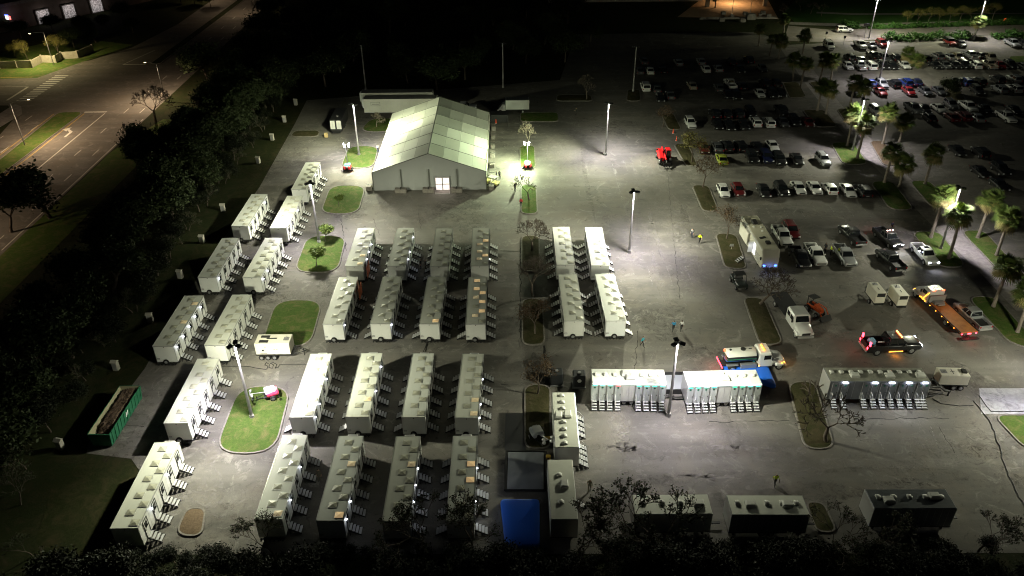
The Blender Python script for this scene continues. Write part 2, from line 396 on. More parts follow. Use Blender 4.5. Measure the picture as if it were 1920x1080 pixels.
st += [((66.3, 138), (63.5, 127), .12), (G(1640,812), G(1660,848), .12), (G(1745,800), G(1760,840), .1), ((19.5,142),(19.5,121),.1), ((14.5,142),(14.5,136),.1)]
st += [((x, 138), (x, 143), .1) for x in (22,25,28,31)]+[((x, 98), (x, 103), .1) for x in (20.5,23.4,26.3)]
mark('parking_lines', st, M_STRIPE, .005)
# leaf litter and washed silt lying on the asphalt
def blot(u, v, rx, ry, m, z=.005, n=26, seed=0):
    q = random.Random(seed+int(u*7+v)); c = G(u, v); ph = [q.uniform(0, 6.3) for _ in range(5)]
    pts = []
    for k in range(n):
        t = 2*math.pi*k/n; s_ = 1+.28*math.sin(2*t+ph[0])+.2*math.sin(3*t+ph[1])+.16*math.sin(5*t+ph[2])+.1*math.sin(9*t+ph[3])
        pts.append((c.x+rx*s_*math.cos(t), c.y+ry*s_*math.sin(t), z))
    mb = MB(); mb.add(pts, [tuple(range(n))]); return mb
def speck_patch(name, col, thr):
    t = NT(name); a = t.noise(1.1, 9, .8, dist=1.0); tr = t.n('ShaderNodeBsdfTransparent'); mx = t.n('ShaderNodeMixShader'); t.out(col, .95)
    t.l(t.ramp(a, [(thr-.06, 0), (thr+.16, .6)]), mx.inputs[0]); t.l(tr.outputs[0], mx.inputs[1]); t.l(t.b.outputs[0], mx.inputs[2])
    t.l(mx.outputs[0], t.t.nodes['Material Output'].inputs[0]); return t.m
M_SILT = speck_patch('pale_silt', (.30,.28,.26), .52); M_LIT = speck_patch('brown_leaf_litter', (.06,.045,.03), .56); M_OIL = speck_patch('oil_stain', (.05,.046,.04), .53)
ZS = .0085
for (u, v, rx, ry, m) in [(1155,838,2.6,.8,M_LIT),(1160,800,1.2,4.5,M_SILT),(1270,842,7,.7,M_SILT),(1385,850,3.5,.5,M_LIT),(1375,810,1.2,2.5,M_LIT),(1420,835,5,2,M_SILT),(1820,840,4.5,2.6,M_LIT),
        (1840,852,2.2,1.2,M_LIT),(1630,532,2.4,2.2,M_SILT),(1632,532,.9,.7,M_OIL),(1500,329,2.6,1.8,M_SILT),(1493,328,1.1,.6,M_OIL),(1090,226,3,2,M_LIT),(1265,565,.5,.5,M_OIL),(1180,474,2.5,2,M_SILT),
        (560,560,5,2.5,M_SILT),(420,930,5,1.5,M_SILT),(470,960,4,1.2,M_SILT),(380,900,2,6,M_SILT),(400,985,2.5,3,M_LIT),(240,790,2.6,7,M_LIT),(220,860,5,.8,M_LIT),(300,935,1.2,1,M_LIT),(525,300,4,12,M_LIT),(1165,815,2,3,M_SILT),
        (1745,900,6,1.0,M_LIT),(1700,905,3,.4,M_OIL),(1900,905,3,1.2,M_LIT),(870,400,4,8,M_OIL),(760,395,5,6,M_SILT),(1010,680,.8,6,M_OIL),(960,640,2,8,M_SILT),(1180,420,3,6,M_SILT),(1285,480,2,8,M_SILT),
        (1870,760,3,6,M_OIL),(1240,600,4,3,M_OIL),(700,225,5,3,M_OIL),(960,420,4,3,M_SILT),(500,545,3,4,M_OIL),(1060,300,4,10,M_SILT),(1150,240,5,4,M_OIL),(1250,380,4,12,M_SILT),(1330,560,2,5,M_SILT),
        (395,568,2.2,1.4,M_LIT),(1480,930,9,1.4,M_OIL),(1210,380,.5,16,M_SILT),(1235,520,.45,10,M_SILT),(1100,340,.5,12,M_OIL),(1290,420,.5,9,M_OIL),(1140,560,1.2,2,M_OIL),(905,300,.4,10,M_OIL),(1450,318,5,.8,M_SILT),(1560,400,4,1.5,M_SILT),(1480,395,3,.9,M_OIL),(1640,560,4,1.2,M_OIL),(1560,620,3,1.5,M_SILT),(1330,660,3,1,M_OIL),(450,600,1.2,5,M_SILT),(620,540,2,2,M_OIL),(1430,890,6,.5,M_SILT),(1250,900,6,.6,M_OIL),(1720,830,4,1,M_SILT),(1650,880,5,.5,M_OIL),(330,870,1,3,M_SILT),(660,400,3,2,M_OIL),(1080,250,3,3,M_SILT),(1600,870,8,1.0,M_SILT),(1350,900,7,1.2,M_SILT)]:
    ZS += .00015; o = struct('ground_stain', blot(u, v, rx, ry, m, ZS), m)
    o['kind'] = 'structure'
def wob(pts, amp=.12, seg=.8, seed=1):
    q = random.Random(seed); out = []
    for a, b in zip(pts[:-1], pts[1:]):
        a = Vector(a[:2]); b = Vector(b[:2]); n = max(1, int((b-a).length/seg)); t = (b-a).normalized(); nn = Vector((-t.y, t.x))
        for k in range(n): out.append(a+(b-a)*k/n+nn*q.uniform(-amp, amp))
    out.append(Vector(pts[-1][:2])); return out
M_CRACK = mat('open_crack', (.012,.011,.01), .95)
for i, (pts, wd) in enumerate([([(1018,648),(1025,690),(1022,720)], .14), ([(1015,442),(977,455),(976,560),(974,650)], .1), ([(1330,792),(1400,790),(1480,788)], .1), ([(1600,786),(1700,784),(1780,785)], .1), ([(940,720),(980,722)], .1),
        ([(1195,620),(1190,700)], .06), ([(1250,300),(1260,420),(1275,560)], .07), ([(640,410),(650,470)], .09), ([(700,410),(712,440)], .08), ([(785,400),(790,430)], .08), ([(1760,800),(1790,850)], .07), ([(270,800),(230,795)], .07), ([(800,645),(785,675)], .09)]):
    pp = wob([G(u, v) for u, v in pts], .16, .7, i)
    mark('asphalt_crack', [(a, b, wd*rnd.uniform(.6, 1.3)) for a, b in zip(pp[:-1], pp[1:])], M_CRACK, .006)
# ================================================================== light poles
def lamp_light(parent, loc, power, col, size=R(165), rad=.25, blend=.35, aim=(0, 0, -1)):
    ld = bpy.data.lights.new('lamp_light', 'SPOT'); ld.energy = power; ld.color = col; ld.spot_size = size; ld.spot_blend = blend; ld.shadow_soft_size = rad
    o = bpy.data.objects.new('lamp_light', ld); C.objects.link(o); o.parent = parent; o.location = loc
    o.rotation_euler = Vector(aim).to_track_quat('-Z', 'Y').to_euler(); return o
def point(parent, loc, power, col, rad=.05):
    ld = bpy.data.lights.new('lamp_light', 'POINT'); ld.energy = power; ld.color = col; ld.shadow_soft_size = rad
    o = bpy.data.objects.new('lamp_light', ld); C.objects.link(o); o.parent = parent; o.location = loc; return o
M_POLE = speckle('pole_concrete', (.24,.235,.23), (.36,.35,.34), 1.5)
M_LENS = glow('floodlight_lens', (1, .98, 1), 60)
M_LENSW = glow('street_lens', (1, .72, .4), 30)
def _pole(h=10.6):
    mb = MB(); mb.cyl((0,0,0), (0,0,h), .2, .12, 10); mb.cyl((0,0,0), (0,0,.5), .3, .28, 10); return mb.mesh('pole', M_POLE)
def _head():     # one flat floodlight with its bracket, pointing out along +x
    mb = MB(); mb.bbox(.22, .86, -.26, .26, -.1, .12, .05); mb.box(0, .24, -.04, .04, -.02, .04)
    for k in range(5): mb.box(.3+k*.11, .33+k*.11, -.22, .22, .12, .17)
    return mb.mesh('floodlight_head', M_BLACK)
def _lens(m=None):
    mb = MB(); mb.box(.32, .78, -.2, .2, -.103, -.09); return mb.mesh('lens', m or M_LENS)
COOL = (1, .955, 1.0)
def light_pole(u, v, label, power, heads=3, a0=-.4, col=COOL, h=10.6, lit=True, off=-.34, dirs=(30, 150, 270)):
    t = thing('light_pole', label, 'light pole', G(u, v), 0, 'tall parking lot light poles')
    inst('pole', cached(('pole', h), lambda: _pole(h)), t)
    for k in range(heads):
        hd = inst('floodlight_head', cached('fh', _head), t, (0, 0, h-.02), (0, R(6), a0+k*2*math.pi/heads))
        if lit: inst('lens', cached('fl', _lens), hd)
    if lit:
        lamp_light(t, (.25, off, h-.3), power*.8, (col[0], col[1]*.94, col[2]*1.17), R(134), .22, 1.0)
        lamp_light(t, (.25, off, h-.31), power*.6, (col[0], col[1]*1.06, col[2]*.76), R(170), .22, .35)
        for az in dirs:
            a = R(az); lamp_light(t, (.45*math.cos(a), .45*math.sin(a), h-.28), power*1.25, (col[0], col[1]*1.06, col[2]*.73), R(84), .2, 1.0, (math.cos(a), math.sin(a), -.62))
    return t
PW = 15000
light_pole(473,784, 'lit light pole rising from the long lawn island with the tipped light tower', PW*1.0, dirs=(20, 100, 255))
light_pole(599,456, 'lit light pole on the island with two young green trees', PW*.75)
light_pole(673.5,292, 'lit light pole on the lawn island left of the big tent', PW*.95, 2, col=(1,.98,.93))
light_pole(1135.5,291, 'lit light pole standing alone on open asphalt right of the tent', PW*1.0, 2, col=(1,.98,.97), dirs=(165, 250, 325))
light_pole(1179.5,474, 'lit light pole on asphalt right of the paired trailers', PW*1.0)
light_pole(1253,780, 'lit light pole between the two white restroom trailers', PW*.6, dirs=(20, 105, 190))
light_pole(1763,468, 'lit light pole among palms beside the white pickup with headlights on', PW*.5, dirs=(200, 250))
light_pole(1992,778, 'lit light pole just beyond the right edge beside the pale apron', PW*.62, dirs=(110, 200))
light_pole(1598,283, 'lit light pole among palms by the silver SUV', PW*.5, dirs=(225,))
light_pole(1646,160, 'lit light pole among parked cars below the access road', PW*.5, 2, dirs=(30,))
light_pole(1629,72, 'lit light pole beside the access road behind the red SUV', PW*.85, 2, col=(1,.97,.9), dirs=(20, 160))
light_pole(1826,74, 'lit light pole behind the palm in the hedge at the top right', PW*.6, 2, col=(1,.97,.9), dirs=(180,))
light_pole(943.5,164, 'unlit pale pole in the dark behind the white box truck', 0, 2, lit=False)
light_pole(686,168, 'unlit pole in the dark behind the long semi trailers', 0, 2, lit=False)
light_pole(1187,172, 'unlit pole at the left end of the darkest parking row', 0, 2, lit=False)
# street lights along the road
def street_light(loc, label, arm, power, h=9, col=(1,.74,.46)):
    t = thing('street_light', label, 'street light', loc, 0, 'street lights along the main road')
    mb = MB(); mb.cyl((0,0,0), (0,0,h), .11, .07, 8); inst('pole', mb.mesh('pole', M_GREY), t)
    d = Vector(arm); mb = MB(); mb.tube([Vector((0,0,h-.1)), d*.5+Vector((0,0,h+.25)), d+Vector((0,0,h+.35))], .05); inst('arm', mb.mesh('arm', M_GREY), t)
    mb = MB(); mb.bbox(-.3, .3, -.14, .14, h+.28, h+.44, .05, 0, Matrix.Translation(d)); hd = inst('lamp_head', mb.mesh('lamp_head', M_GREY), t)
    mb = MB(); mb.box(d.x-.22, d.x+.22, d.y-.1, d.y+.1, h+.255, h+.277); inst('lens', mb.mesh('lens', M_LENSW), hd)
    lamp_light(t, (d.x, d.y, h+.2), power, col, R(166), .15, .45)
street_light(G(47,273), 'thin street light on the median at the left edge', (3.2, 1.2, 0), 11500)
street_light((-79.8, 179, 0), 'thin street light beside the bare roadside tree', (-2.6, 0.3, 0), 11500)
street_light(G(101,122), 'slanting wooden pole with lamp in front of the pale fence', (-2.4, -2.2, 0), 13000, 8.5, (1,.82,.42))
street_light((-98.6,108,0), 'thin street light on the median beyond the left edge', (3.2, 0, 0), 11000)
street_light((-82,262,0), 'far street light at the top of the road', (-3,0,0), 1800)
street_light((-104,282,0), 'far street light across the road at the top', (3,-1,0), 1800)
# ================================================================== bunkhouse trailers
TW, TL, TH, TZ = 2.59, 11.5, 3.13, .62
def m_tbody():
    mb = MB(); w = TW/2
    mb.box(-w, w, 0, TL, TZ, TH-.03, 0)
    mb.add([(-w-.02,-.02,TH-.03),(w+.02,-.02,TH-.03),(w+.02,TL+.02,TH-.03),(-w-.02,TL+.02,TH-.03),(-w-.02,-.02,TH),(w+.02,-.02,TH),(w+.02,TL+.02,TH),(-w-.02,TL+.02,TH)],
           [(0,1,5,4),(1,2,6,5),(2,3,7,6),(3,0,4,7),(0,3,2,1)], 2)
    mb.add([(-w-.02,-.02,TH),(w+.02,-.02,TH),(w+.02,TL+.02,TH),(-w-.02,TL+.02,TH)], [(0,1,2,3)], 1)
    for x in (-w-.035, w+.015): mb.box(x, x+.04, -.03, TL+.03, TH-.09, TH+.035, 2)          # roof edge rails
    for y in (-.035, TL+.015): mb.box(-w+.02, w-.02, y, y+.02, TH-.09, TH+.02, 2)
    for x, y in ((-w-.012, -.012), (w-.05, -.012), (-w-.012, TL-.05), (w-.05, TL-.05)): mb.box(x, x+.062, y, y+.062, TZ, TH-.09, 2)
    for k in range(1, 10):                                                                   # panel joints
        y = k*TL/10
        for s in (-1, 1): mb.box(s*w-.006, s*w+.006, y-.012, y+.012, TZ+.05, TH-.1, 2)
    mb.box(-w-.008, w+.008, -.008, TL+.008, TZ-.05, TZ+.04, 3)
    mb.box(-w+.1, -w+.42, -.02, 0, TZ+.42, TZ+.62, 3); mb.box(-w+.12, -w+.40, -.026, -.02, TZ+.45, TZ+.59, 2)   # plate panel
    mb.cyl((0, -.03, TH-.2), (0, 0, TH-.2), .06, .06, 8, 3)
    return mb.mesh('body', [M_WALL, M_ROOF, M_TRIM, M_BLACK])
def m_tchassis():
    mb = MB(); w = TW/2
    for s in (-1, 1): mb.box(s*.75-.07, s*.75+.07, -.25, TL+.3, .38, .56)
    for k in range(9): mb.box(-w+.1, w-.1, .3+k*1.35, .42+k*1.35, .45, .57)
    for k in range(6): mb.box(-w+.15+k*.42, -w+.3+k*.42, -.32, -.05, .36, .44)              # rear bumper teeth
    mb.box(-w+.1, w-.1, -.14, -.04, .4, .5)
    for y in (.8, TL-.8):
        for s in (-1, 1): mb.box(s*.95-.12, s*.95+.12, y-.12, y+.12, 0, .4); mb.box(s*.95-.2, s*.95+.2, y-.2, y+.2, 0, .06)
    mb.box(-.3, .3, TL+.3, TL+1.0, .4, .5); mb.box(-.08, .08, TL+.9, TL+1.5, .4, .5); mb.cyl((0,TL+1.2,0), (0,TL+1.2,.6), .05, .05, 6)
    return mb.mesh('chassis', M_BLACK)
def m_wheel(r=.36, wd=.22):
    mb = MB(); 
    prof = [(r*.62, -wd/2), (r*.93, -wd/2), (r, -wd*.34), (r, wd*.34), (r*.93, wd/2), (r*.62, wd/2)]
    rings = [[(x, a*math.cos(2*math.pi*k/18), a*math.sin(2*math.pi*k/18)) for k in range(18)] for a, x in prof]
    mb.loft(rings, 0, True, True)
    return mb.mesh('tyre', M_RUB)
def m_rim(r=.36, wd=.22):
    mb = MB()
    mb.cyl((-wd*.5, 0, 0), (wd*.5, 0, 0), r*.3, r*.3, 8, 1)
    for s in (-1, 1):
        mb.cyl((s*wd*.45, 0, 0), (s*wd*.53, 0, 0), r*.62, r*.58, 14, 0)
        mb.cyl((s*wd*.53, 0, 0), (s*wd*.62, 0, 0), r*.2, r*.16, 8, 0)
        for k in range(6):
            a = 2*math.pi*k/6; mb.cyl((s*wd*.535, r*.4*math.cos(a), r*.4*math.sin(a)), (s*wd*.545, r*.4*math.cos(a), r*.4*math.sin(a)), r*.1, r*.1, 6, 1)
    return mb.mesh('rim', [M_RIM, M_BLACK])
def wheel(parent, loc, r=.36, wd=.22, rot=(0,0,0), rim=True, name='wheel'):
    o = inst(name, cached(('tyre', r, wd), lambda: m_wheel(r, wd)), parent, loc, rot)
    if rim: inst('rim', cached(('rim', r, wd), lambda: m_rim(r, wd)), o)
    return o
def m_vent():
    mb = MB(); mb.box(-.43, .43, -.4, .4, 0, .05, 1)
    mb.add([(-.4,-.37,.05),(.4,-.37,.05),(.4,.37,.05),(-.4,.37,.05),(-.05,-.05,.13),(.05,-.05,.13),(.05,.05,.13),(-.05,.05,.13)], [(0,1,5,4),(1,2,6,5),(2,3,7,6),(3,0,4,7),(4,5,6,7)], 0)
    return mb.mesh('roof_vent', [M_VENT, M_TRIM])
def m_door():           # in the +x wall, proud of it
    mb = MB(); mb.box(.004, .03, -.42, .42, .0, 1.98, 0)
    for y in (-.48, .40): mb.box(.003, .05, y, y+.08, 0, 2.0, 1)
    mb.box(.003, .05, -.48, .48, 1.98, 2.07, 1)
    for z in (.25, 1.0, 1.7): mb.box(.03, .06, .34, .44, z, z+.1, 1)
    mb.box(.03, .07, -.36, -.3, .85, 1.05, 1)
    return mb.mesh('door', [M_WALL, M_BLACK])
def m_doorwin():
    mb = MB(); mb.box(.03, .04, -.27, .27, 1.0, 1.8, 1); mb.box(.04, .046, -.2, .2, 1.07, 1.73, 0)
    return mb.mesh('window', [M_GLASS, M_BLACK])
def m_stair(n=4, wd=.86, run=.3, rise=.19):
    mb = MB(); top = n*rise+.02
    for k in range(n):
        x = .06+k*run; z = top-k*rise
        mb.box(x, x+run*.8, -wd/2, wd/2, z-.035, z, 0); mb.box(x+run*.8-.02, x+run*.8, -wd/2, wd/2, z-.09, z-.036, 1)
    for s in (-1, 1):
        y = s*(wd/2+.025)
        mb.add([(0,y-.02,top-.2),(0,y+.02,top-.2),(0,y-.02,top+.02),(0,y+.02,top+.02),(n*run+.06,y-.02,0),(n*run+.06,y+.02,0),(n*run+.06,y-.02,.12),(n*run+.06,y+.02,.12)], [(0,4,6,2),(1,3,7,5),(2,6,7,3),(0,1,5,4),(4,5,7,6),(0,2,3,1)], 1)
        mb.box(.12, .17, y-.02, y+.02, 0, top-.22, 1); mb.box(n*run*.55, n*run*.55+.05, y-.02, y+.02, 0, top*.36, 1)
    return mb.mesh('stair', [M_TREAD, M_BLACK])
def m_hvac():
    mb = MB(); mb.bbox(-.55, .55, 0, .5, 1.1, 2.95, .04, 0); mb.box(-.5, .5, .5, .515, 1.3, 2.0, 1); mb.box(-.45, .45, .1, .42, 2.951, 2.956, 2)
    for k in range(6): mb.box(-.46, .46, .515, .53, 1.34+k*.1, 1.38+k*.1, 2)
    return mb.mesh('air_conditioner', [M_WALL, M_BLACK, M_TRIM])
def m_bulb():
    mb = MB(); mb.bbox(.03, .16, -.07, .07, -.05, .08, .02, 0); return mb.mesh('door_lamp', M_BULB)
DOORV = (.115, .31, .5, .70, .895); VL = (.085, .27, .455, .645, .835); VR = (.175, .36, .55, .745, .945)
def trailer(near, far, label, left=False, lamps=(), lit={}, right=True, power=5, wheelback=True):
    a = (G(*near[0], TH)+G(*near[1], TH))/2; b = (G(*far[0], TH)+G(*far[1], TH))/2; d = b-a; rz = math.atan2(-d.x, d.y)
    ln = d.length/TL
    t = thing('bunkhouse_trailer', label, 'trailer', (a.x, a.y, 0), rz, 'rows of white bunkhouse trailers')
    inst('body', cached('tbody', m_tbody), t); inst('chassis', cached('tch', m_tchassis), t)
    for y in (4.6, 5.5):
        for s in (-1, 1): wheel(t, (s*(TW/2-.16), y, .36), .36)
    if wheelback: wheel(t, (-.12, -.13, TZ+.12), .36, .22, (0, 0, math.pi/2), name='spare_wheel')
    inst('air_conditioner', cached('hvac', m_hvac), t, (.12, TL, 0))
    for k in range(10):
        v = (VL, VR)[k % 2][k//2]; m = lit.get(k)
        inst('roof_vent', cached('vent', m_vent), t, (-TW/2+TW*(.47, .8)[k % 2], TL*(1-v), TH), (0, 0, 0), {0: m} if m else None)
    for side, on in ((1, right), (-1, left)):
        if not on: continue
        for k, v in enumerate(DOORV):
            y = TL*v; o = inst('door', cached('door', m_door), t, (side*TW/2, y, TZ+.12), (0, 0, 0 if side > 0 else math.pi)); inst('window', cached('dwin', m_doorwin), o)
            inst('stair', cached('stair', m_stair), t, (side*(TW/2+.02), y, 0), (0, 0, 0 if side > 0 else math.pi))
            if side > 0 and k in lamps:
                inst('door_lamp', cached('bulb', m_bulb), t, (TW/2, y-.62, TZ+1.85)); point(t, (TW/2+.35, y-.62, TZ+1.8), power, (.8, .86, 1), .08)
    return t
Y, D = M_VENTLIT, M_VENTDIM
LBL = 'white bunkhouse trailer '
for near, far, lab, kw in [
 (((546.7,355),(574,355)), ((573,303),(601.7,304)), LBL+'farthest back on the left, beside the dry verge near the tent', dict(lamps=(1,3))),
 (((434,424),(464,424)), ((470,364),(502.7,365)), LBL+'outer left file, second from the back, against the dark verge', dict(lamps=(4,))),
 (((505.7,427.7),(536.7,428)), ((536.7,369),(568,369)), LBL+'inner left file, beside the island with two young trees', dict(lamps=(3,))),
 (((371,520),(405,520)), ((414,446),(451.7,446)), LBL+'outer left file, third from the back, tall pointed vents', dict(lamps=(0,))),
 (((454.3,520),(489.3,520.5)), ((496.7,446),(530,446)), LBL+'inner left file, left of the two young trees', dict(lamps=(0,1))),
 (((286,649),(325,649)), ((345,553),(384.5,553.5)), LBL+'outer left file with a lamp at every door', dict(lamps=(0,1,2,3,4), lit={1: D, 5: D})),
 (((382.3,646.7),(422.7,647.3)), ((436,552.3),(471.7,552.3)), LBL+'left of the plain green island and the white generator', dict(lamps=())),
 (((307.6,793.4),(351.3,793.4)), ((370,672.3),(411.7,672.3)), LBL+'left of the long lawn island, brightly lit by its pole', dict(lamps=())),
 (((206.2,991.1),(258.3,989.4)), ((290,829.1),(336.5,828.6)), LBL+'nearest the bottom left corner, its end wall black', dict(lamps=(1,3), wheelback=False)),
 (((645.1,498.4),(682.6,498.4)), ((671,427.4),(702.3,427.4)), LBL+'back middle row, leftmost of four, roof brightest', dict(lamps=(1,2,3), lit={7: D, 9: D})),
 (((725,498.4),(760.9,498.4)), ((744.2,428.5),(776.4,428.5)), LBL+'back middle row, second of four from the left', dict(lamps=(1,2,4), left=True)),
 (((805.6,499.1),(840,499.1)), ((818,428.5),(848.8,428.5)), LBL+'back middle row, third of four from the left', dict(left=True)),
 (((882.4,498),(916,498.4)), ((887,429),(917.6,428.5)), LBL+'back middle row, rightmost of four, some vents glowing', dict(left=True, lamps=(1,), lit={3: Y, 4: D, 6: D, 7: Y, 8: D})),
 (((603.9,608.1),(644,607.5)), ((635.2,521.1),(670.6,521.1)), LBL+'second middle row, leftmost of four, orange banner by its far door', dict(lamps=(0,))),
 (((693.3,606.8),(731.9,606.8)), ((717.4,520.6),(752.3,520.6)), LBL+'second middle row, second of four from the left', dict(left=True, lamps=(0,), power=14)),
 (((785.2,606.8),(823.8,607.2)), ((801.4,520.6),(836.8,520.6)), LBL+'second middle row, third of four, one glowing vent near the end', dict(left=True, lit={9: Y})),
 (((872.5,607.9),(910.2,607.2)), ((878.9,521.1),(913,521.1)), LBL+'second middle row, rightmost of four, most of its vents glowing orange', dict(left=True, lit={0: Y, 2: Y, 3: Y, 4: D, 5: Y, 7: Y, 8: D})),
 (((542.5,782.3),(586.7,782.3)), ((582.1,661.5),(623.1,661)), LBL+'third middle row, leftmost of four, right of the long lawn island', dict(left=True, lamps=(0,1,3), lit={1: D})),
 (((647.3,781.3),(691.5,781.3)), ((676.9,660.8),(717.1,660.8)), LBL+'third middle row, second of four from the left', dict(left=True, lamps=(2,4), lit={7: D})),
 (((751.5,782.3),(798.1,781.7)), ((773.1,662.9),(813.3,663.3)), LBL+'third middle row, third of four from the left', dict(left=True)),
 (((852.5,782.7),(896.7,783.1)), ((866.9,662.9),(906.7,662.9)), LBL+'third middle row, rightmost of four', dict(left=True, lamps=(0,1,3), lit={7: D, 9: D})),
 (((477.3,973.3),(528,973.3)), ((530,817.3),(575.7,816.7)), LBL+'front row behind the dark shrubs, leftmost of four', dict(lamps=(1,3), lit={9: D}, wheelback=False)),
 (((591.7,976),(645,975.5)), ((635.2,817.1),(681,817.1)), LBL+'front row behind the dark shrubs, second of four', dict(lamps=(0,1), lit={3: D, 9: Y}, wheelback=False)),
 (((715,976.7),(769,976.5)), ((741.7,818.3),(789,817.7)), LBL+'front row behind the dark shrubs, third of four', dict(lamps=(1,2,3), lit={3: D}, wheelback=False)),
 (((835,976),(890,976)), ((849.3,816.7),(895.7,816.7)), LBL+'front row behind the dark shrubs, rightmost of four', dict(left=True, lamps=(1,3), lit={3: Y, 5: Y}, wheelback=False, power=28)),
 (((1044,496.3),(1077.3,496.3)), ((1036.4,427),(1067.4,426.5)), LBL+'right block, back left of four', dict(left=True)),
 (((1109.5,498),(1142.3,497)), ((1097,427.7),(1128.3,427)), LBL+'right block, back right of four, roof brightest', dict(left=True)),
 (((1058.5,601.7),(1095.3,601)), ((1048.4,516.2),(1080.6,515.5)), LBL+'right block, front left of four', dict(left=True)),
 (((1137.2,601.7),(1173.3,600.5)), ((1116.3,515.5),(1151.2,515)), LBL+'right block, front right of four', dict(left=True, lamps=(0,1,2,3,4), power=2)),
]: trailer(near, far, lab, **kw)
# orange banner hung beside two doors
for p, l in ((( 686,505), 'orange banner on the near end of the back left middle trailer'), ((671,546), 'orange banner hanging by the far door of the second row left trailer')):
    g = G(p[0], p[1], 1.6); mb = MB(); mb.box(-.02, .02, -1.15, 1.15, .75, 2.5, 0)
    for k in range(4): mb.box(.02, .03, -1.1, 1.1, .95+k*.4, 1.02+k*.4, 1)
    tag(inst('banner', mb.mesh('banner', [mat('banner_orange', (.75,.2,.08), .6), mat('banner_dark', (.25,.06,.03), .6)]), None, (g.x+.35, g.y, 0)), l, 'banner')
# ================================================================== restroom and shower trailers
M_TEAL = glow('teal_strip', (.05, .8, .5), 2.2); M_REDS = glow('red_strip', (1, .08, .1), 3)
M_GRN = mat('sign_green', (.03,.16,.1), .5); M_PALE = panel_mat('pale_door_panel', (.62,.66,.66), .2); M_DGREY = panel_mat('grey_panel', (.2,.21,.23), .3)
M_STRIPW = glow('white_eave_strip', (.85,1,.95), 5)
def m_dome():
    mb = MB(); n = 8
    ring = lambda y, s: [( .3*s*math.cos(math.pi*k/n), y, .26*s*math.sin(math.pi*k/n)) for k in range(n+1)]+[(-.3*s, y, 0)]
    mb.loft([ring(-.25, .9), ring(-.2, 1), ring(.1, 1), ring(.25, .55)], 0, True); return mb.mesh('roof_vent', mat('vent_white', (.66,.66,.62), .4))
def m_ac():
    mb = MB(); mb.loft([[(-.5,-.38,0),(.5,-.38,0),(.5,.38,0),(-.5,.38,0)], [(-.5,-.38,.25),(.5,-.38,.25),(.5,.38,.25),(-.5,.38,.25)], [(-.36,-.28,.36),(.4,-.28,.36),(.4,.28,.36),(-.36,.28,.36)]], 0, False)
    for k in range(5): mb.box(.5, .512, -.3, .3, .04+k*.04, .06+k*.04, 1)
    return mb.mesh('air_conditioner', [mat('vent_white', (.66,.66,.62), .4), M_BLACK])
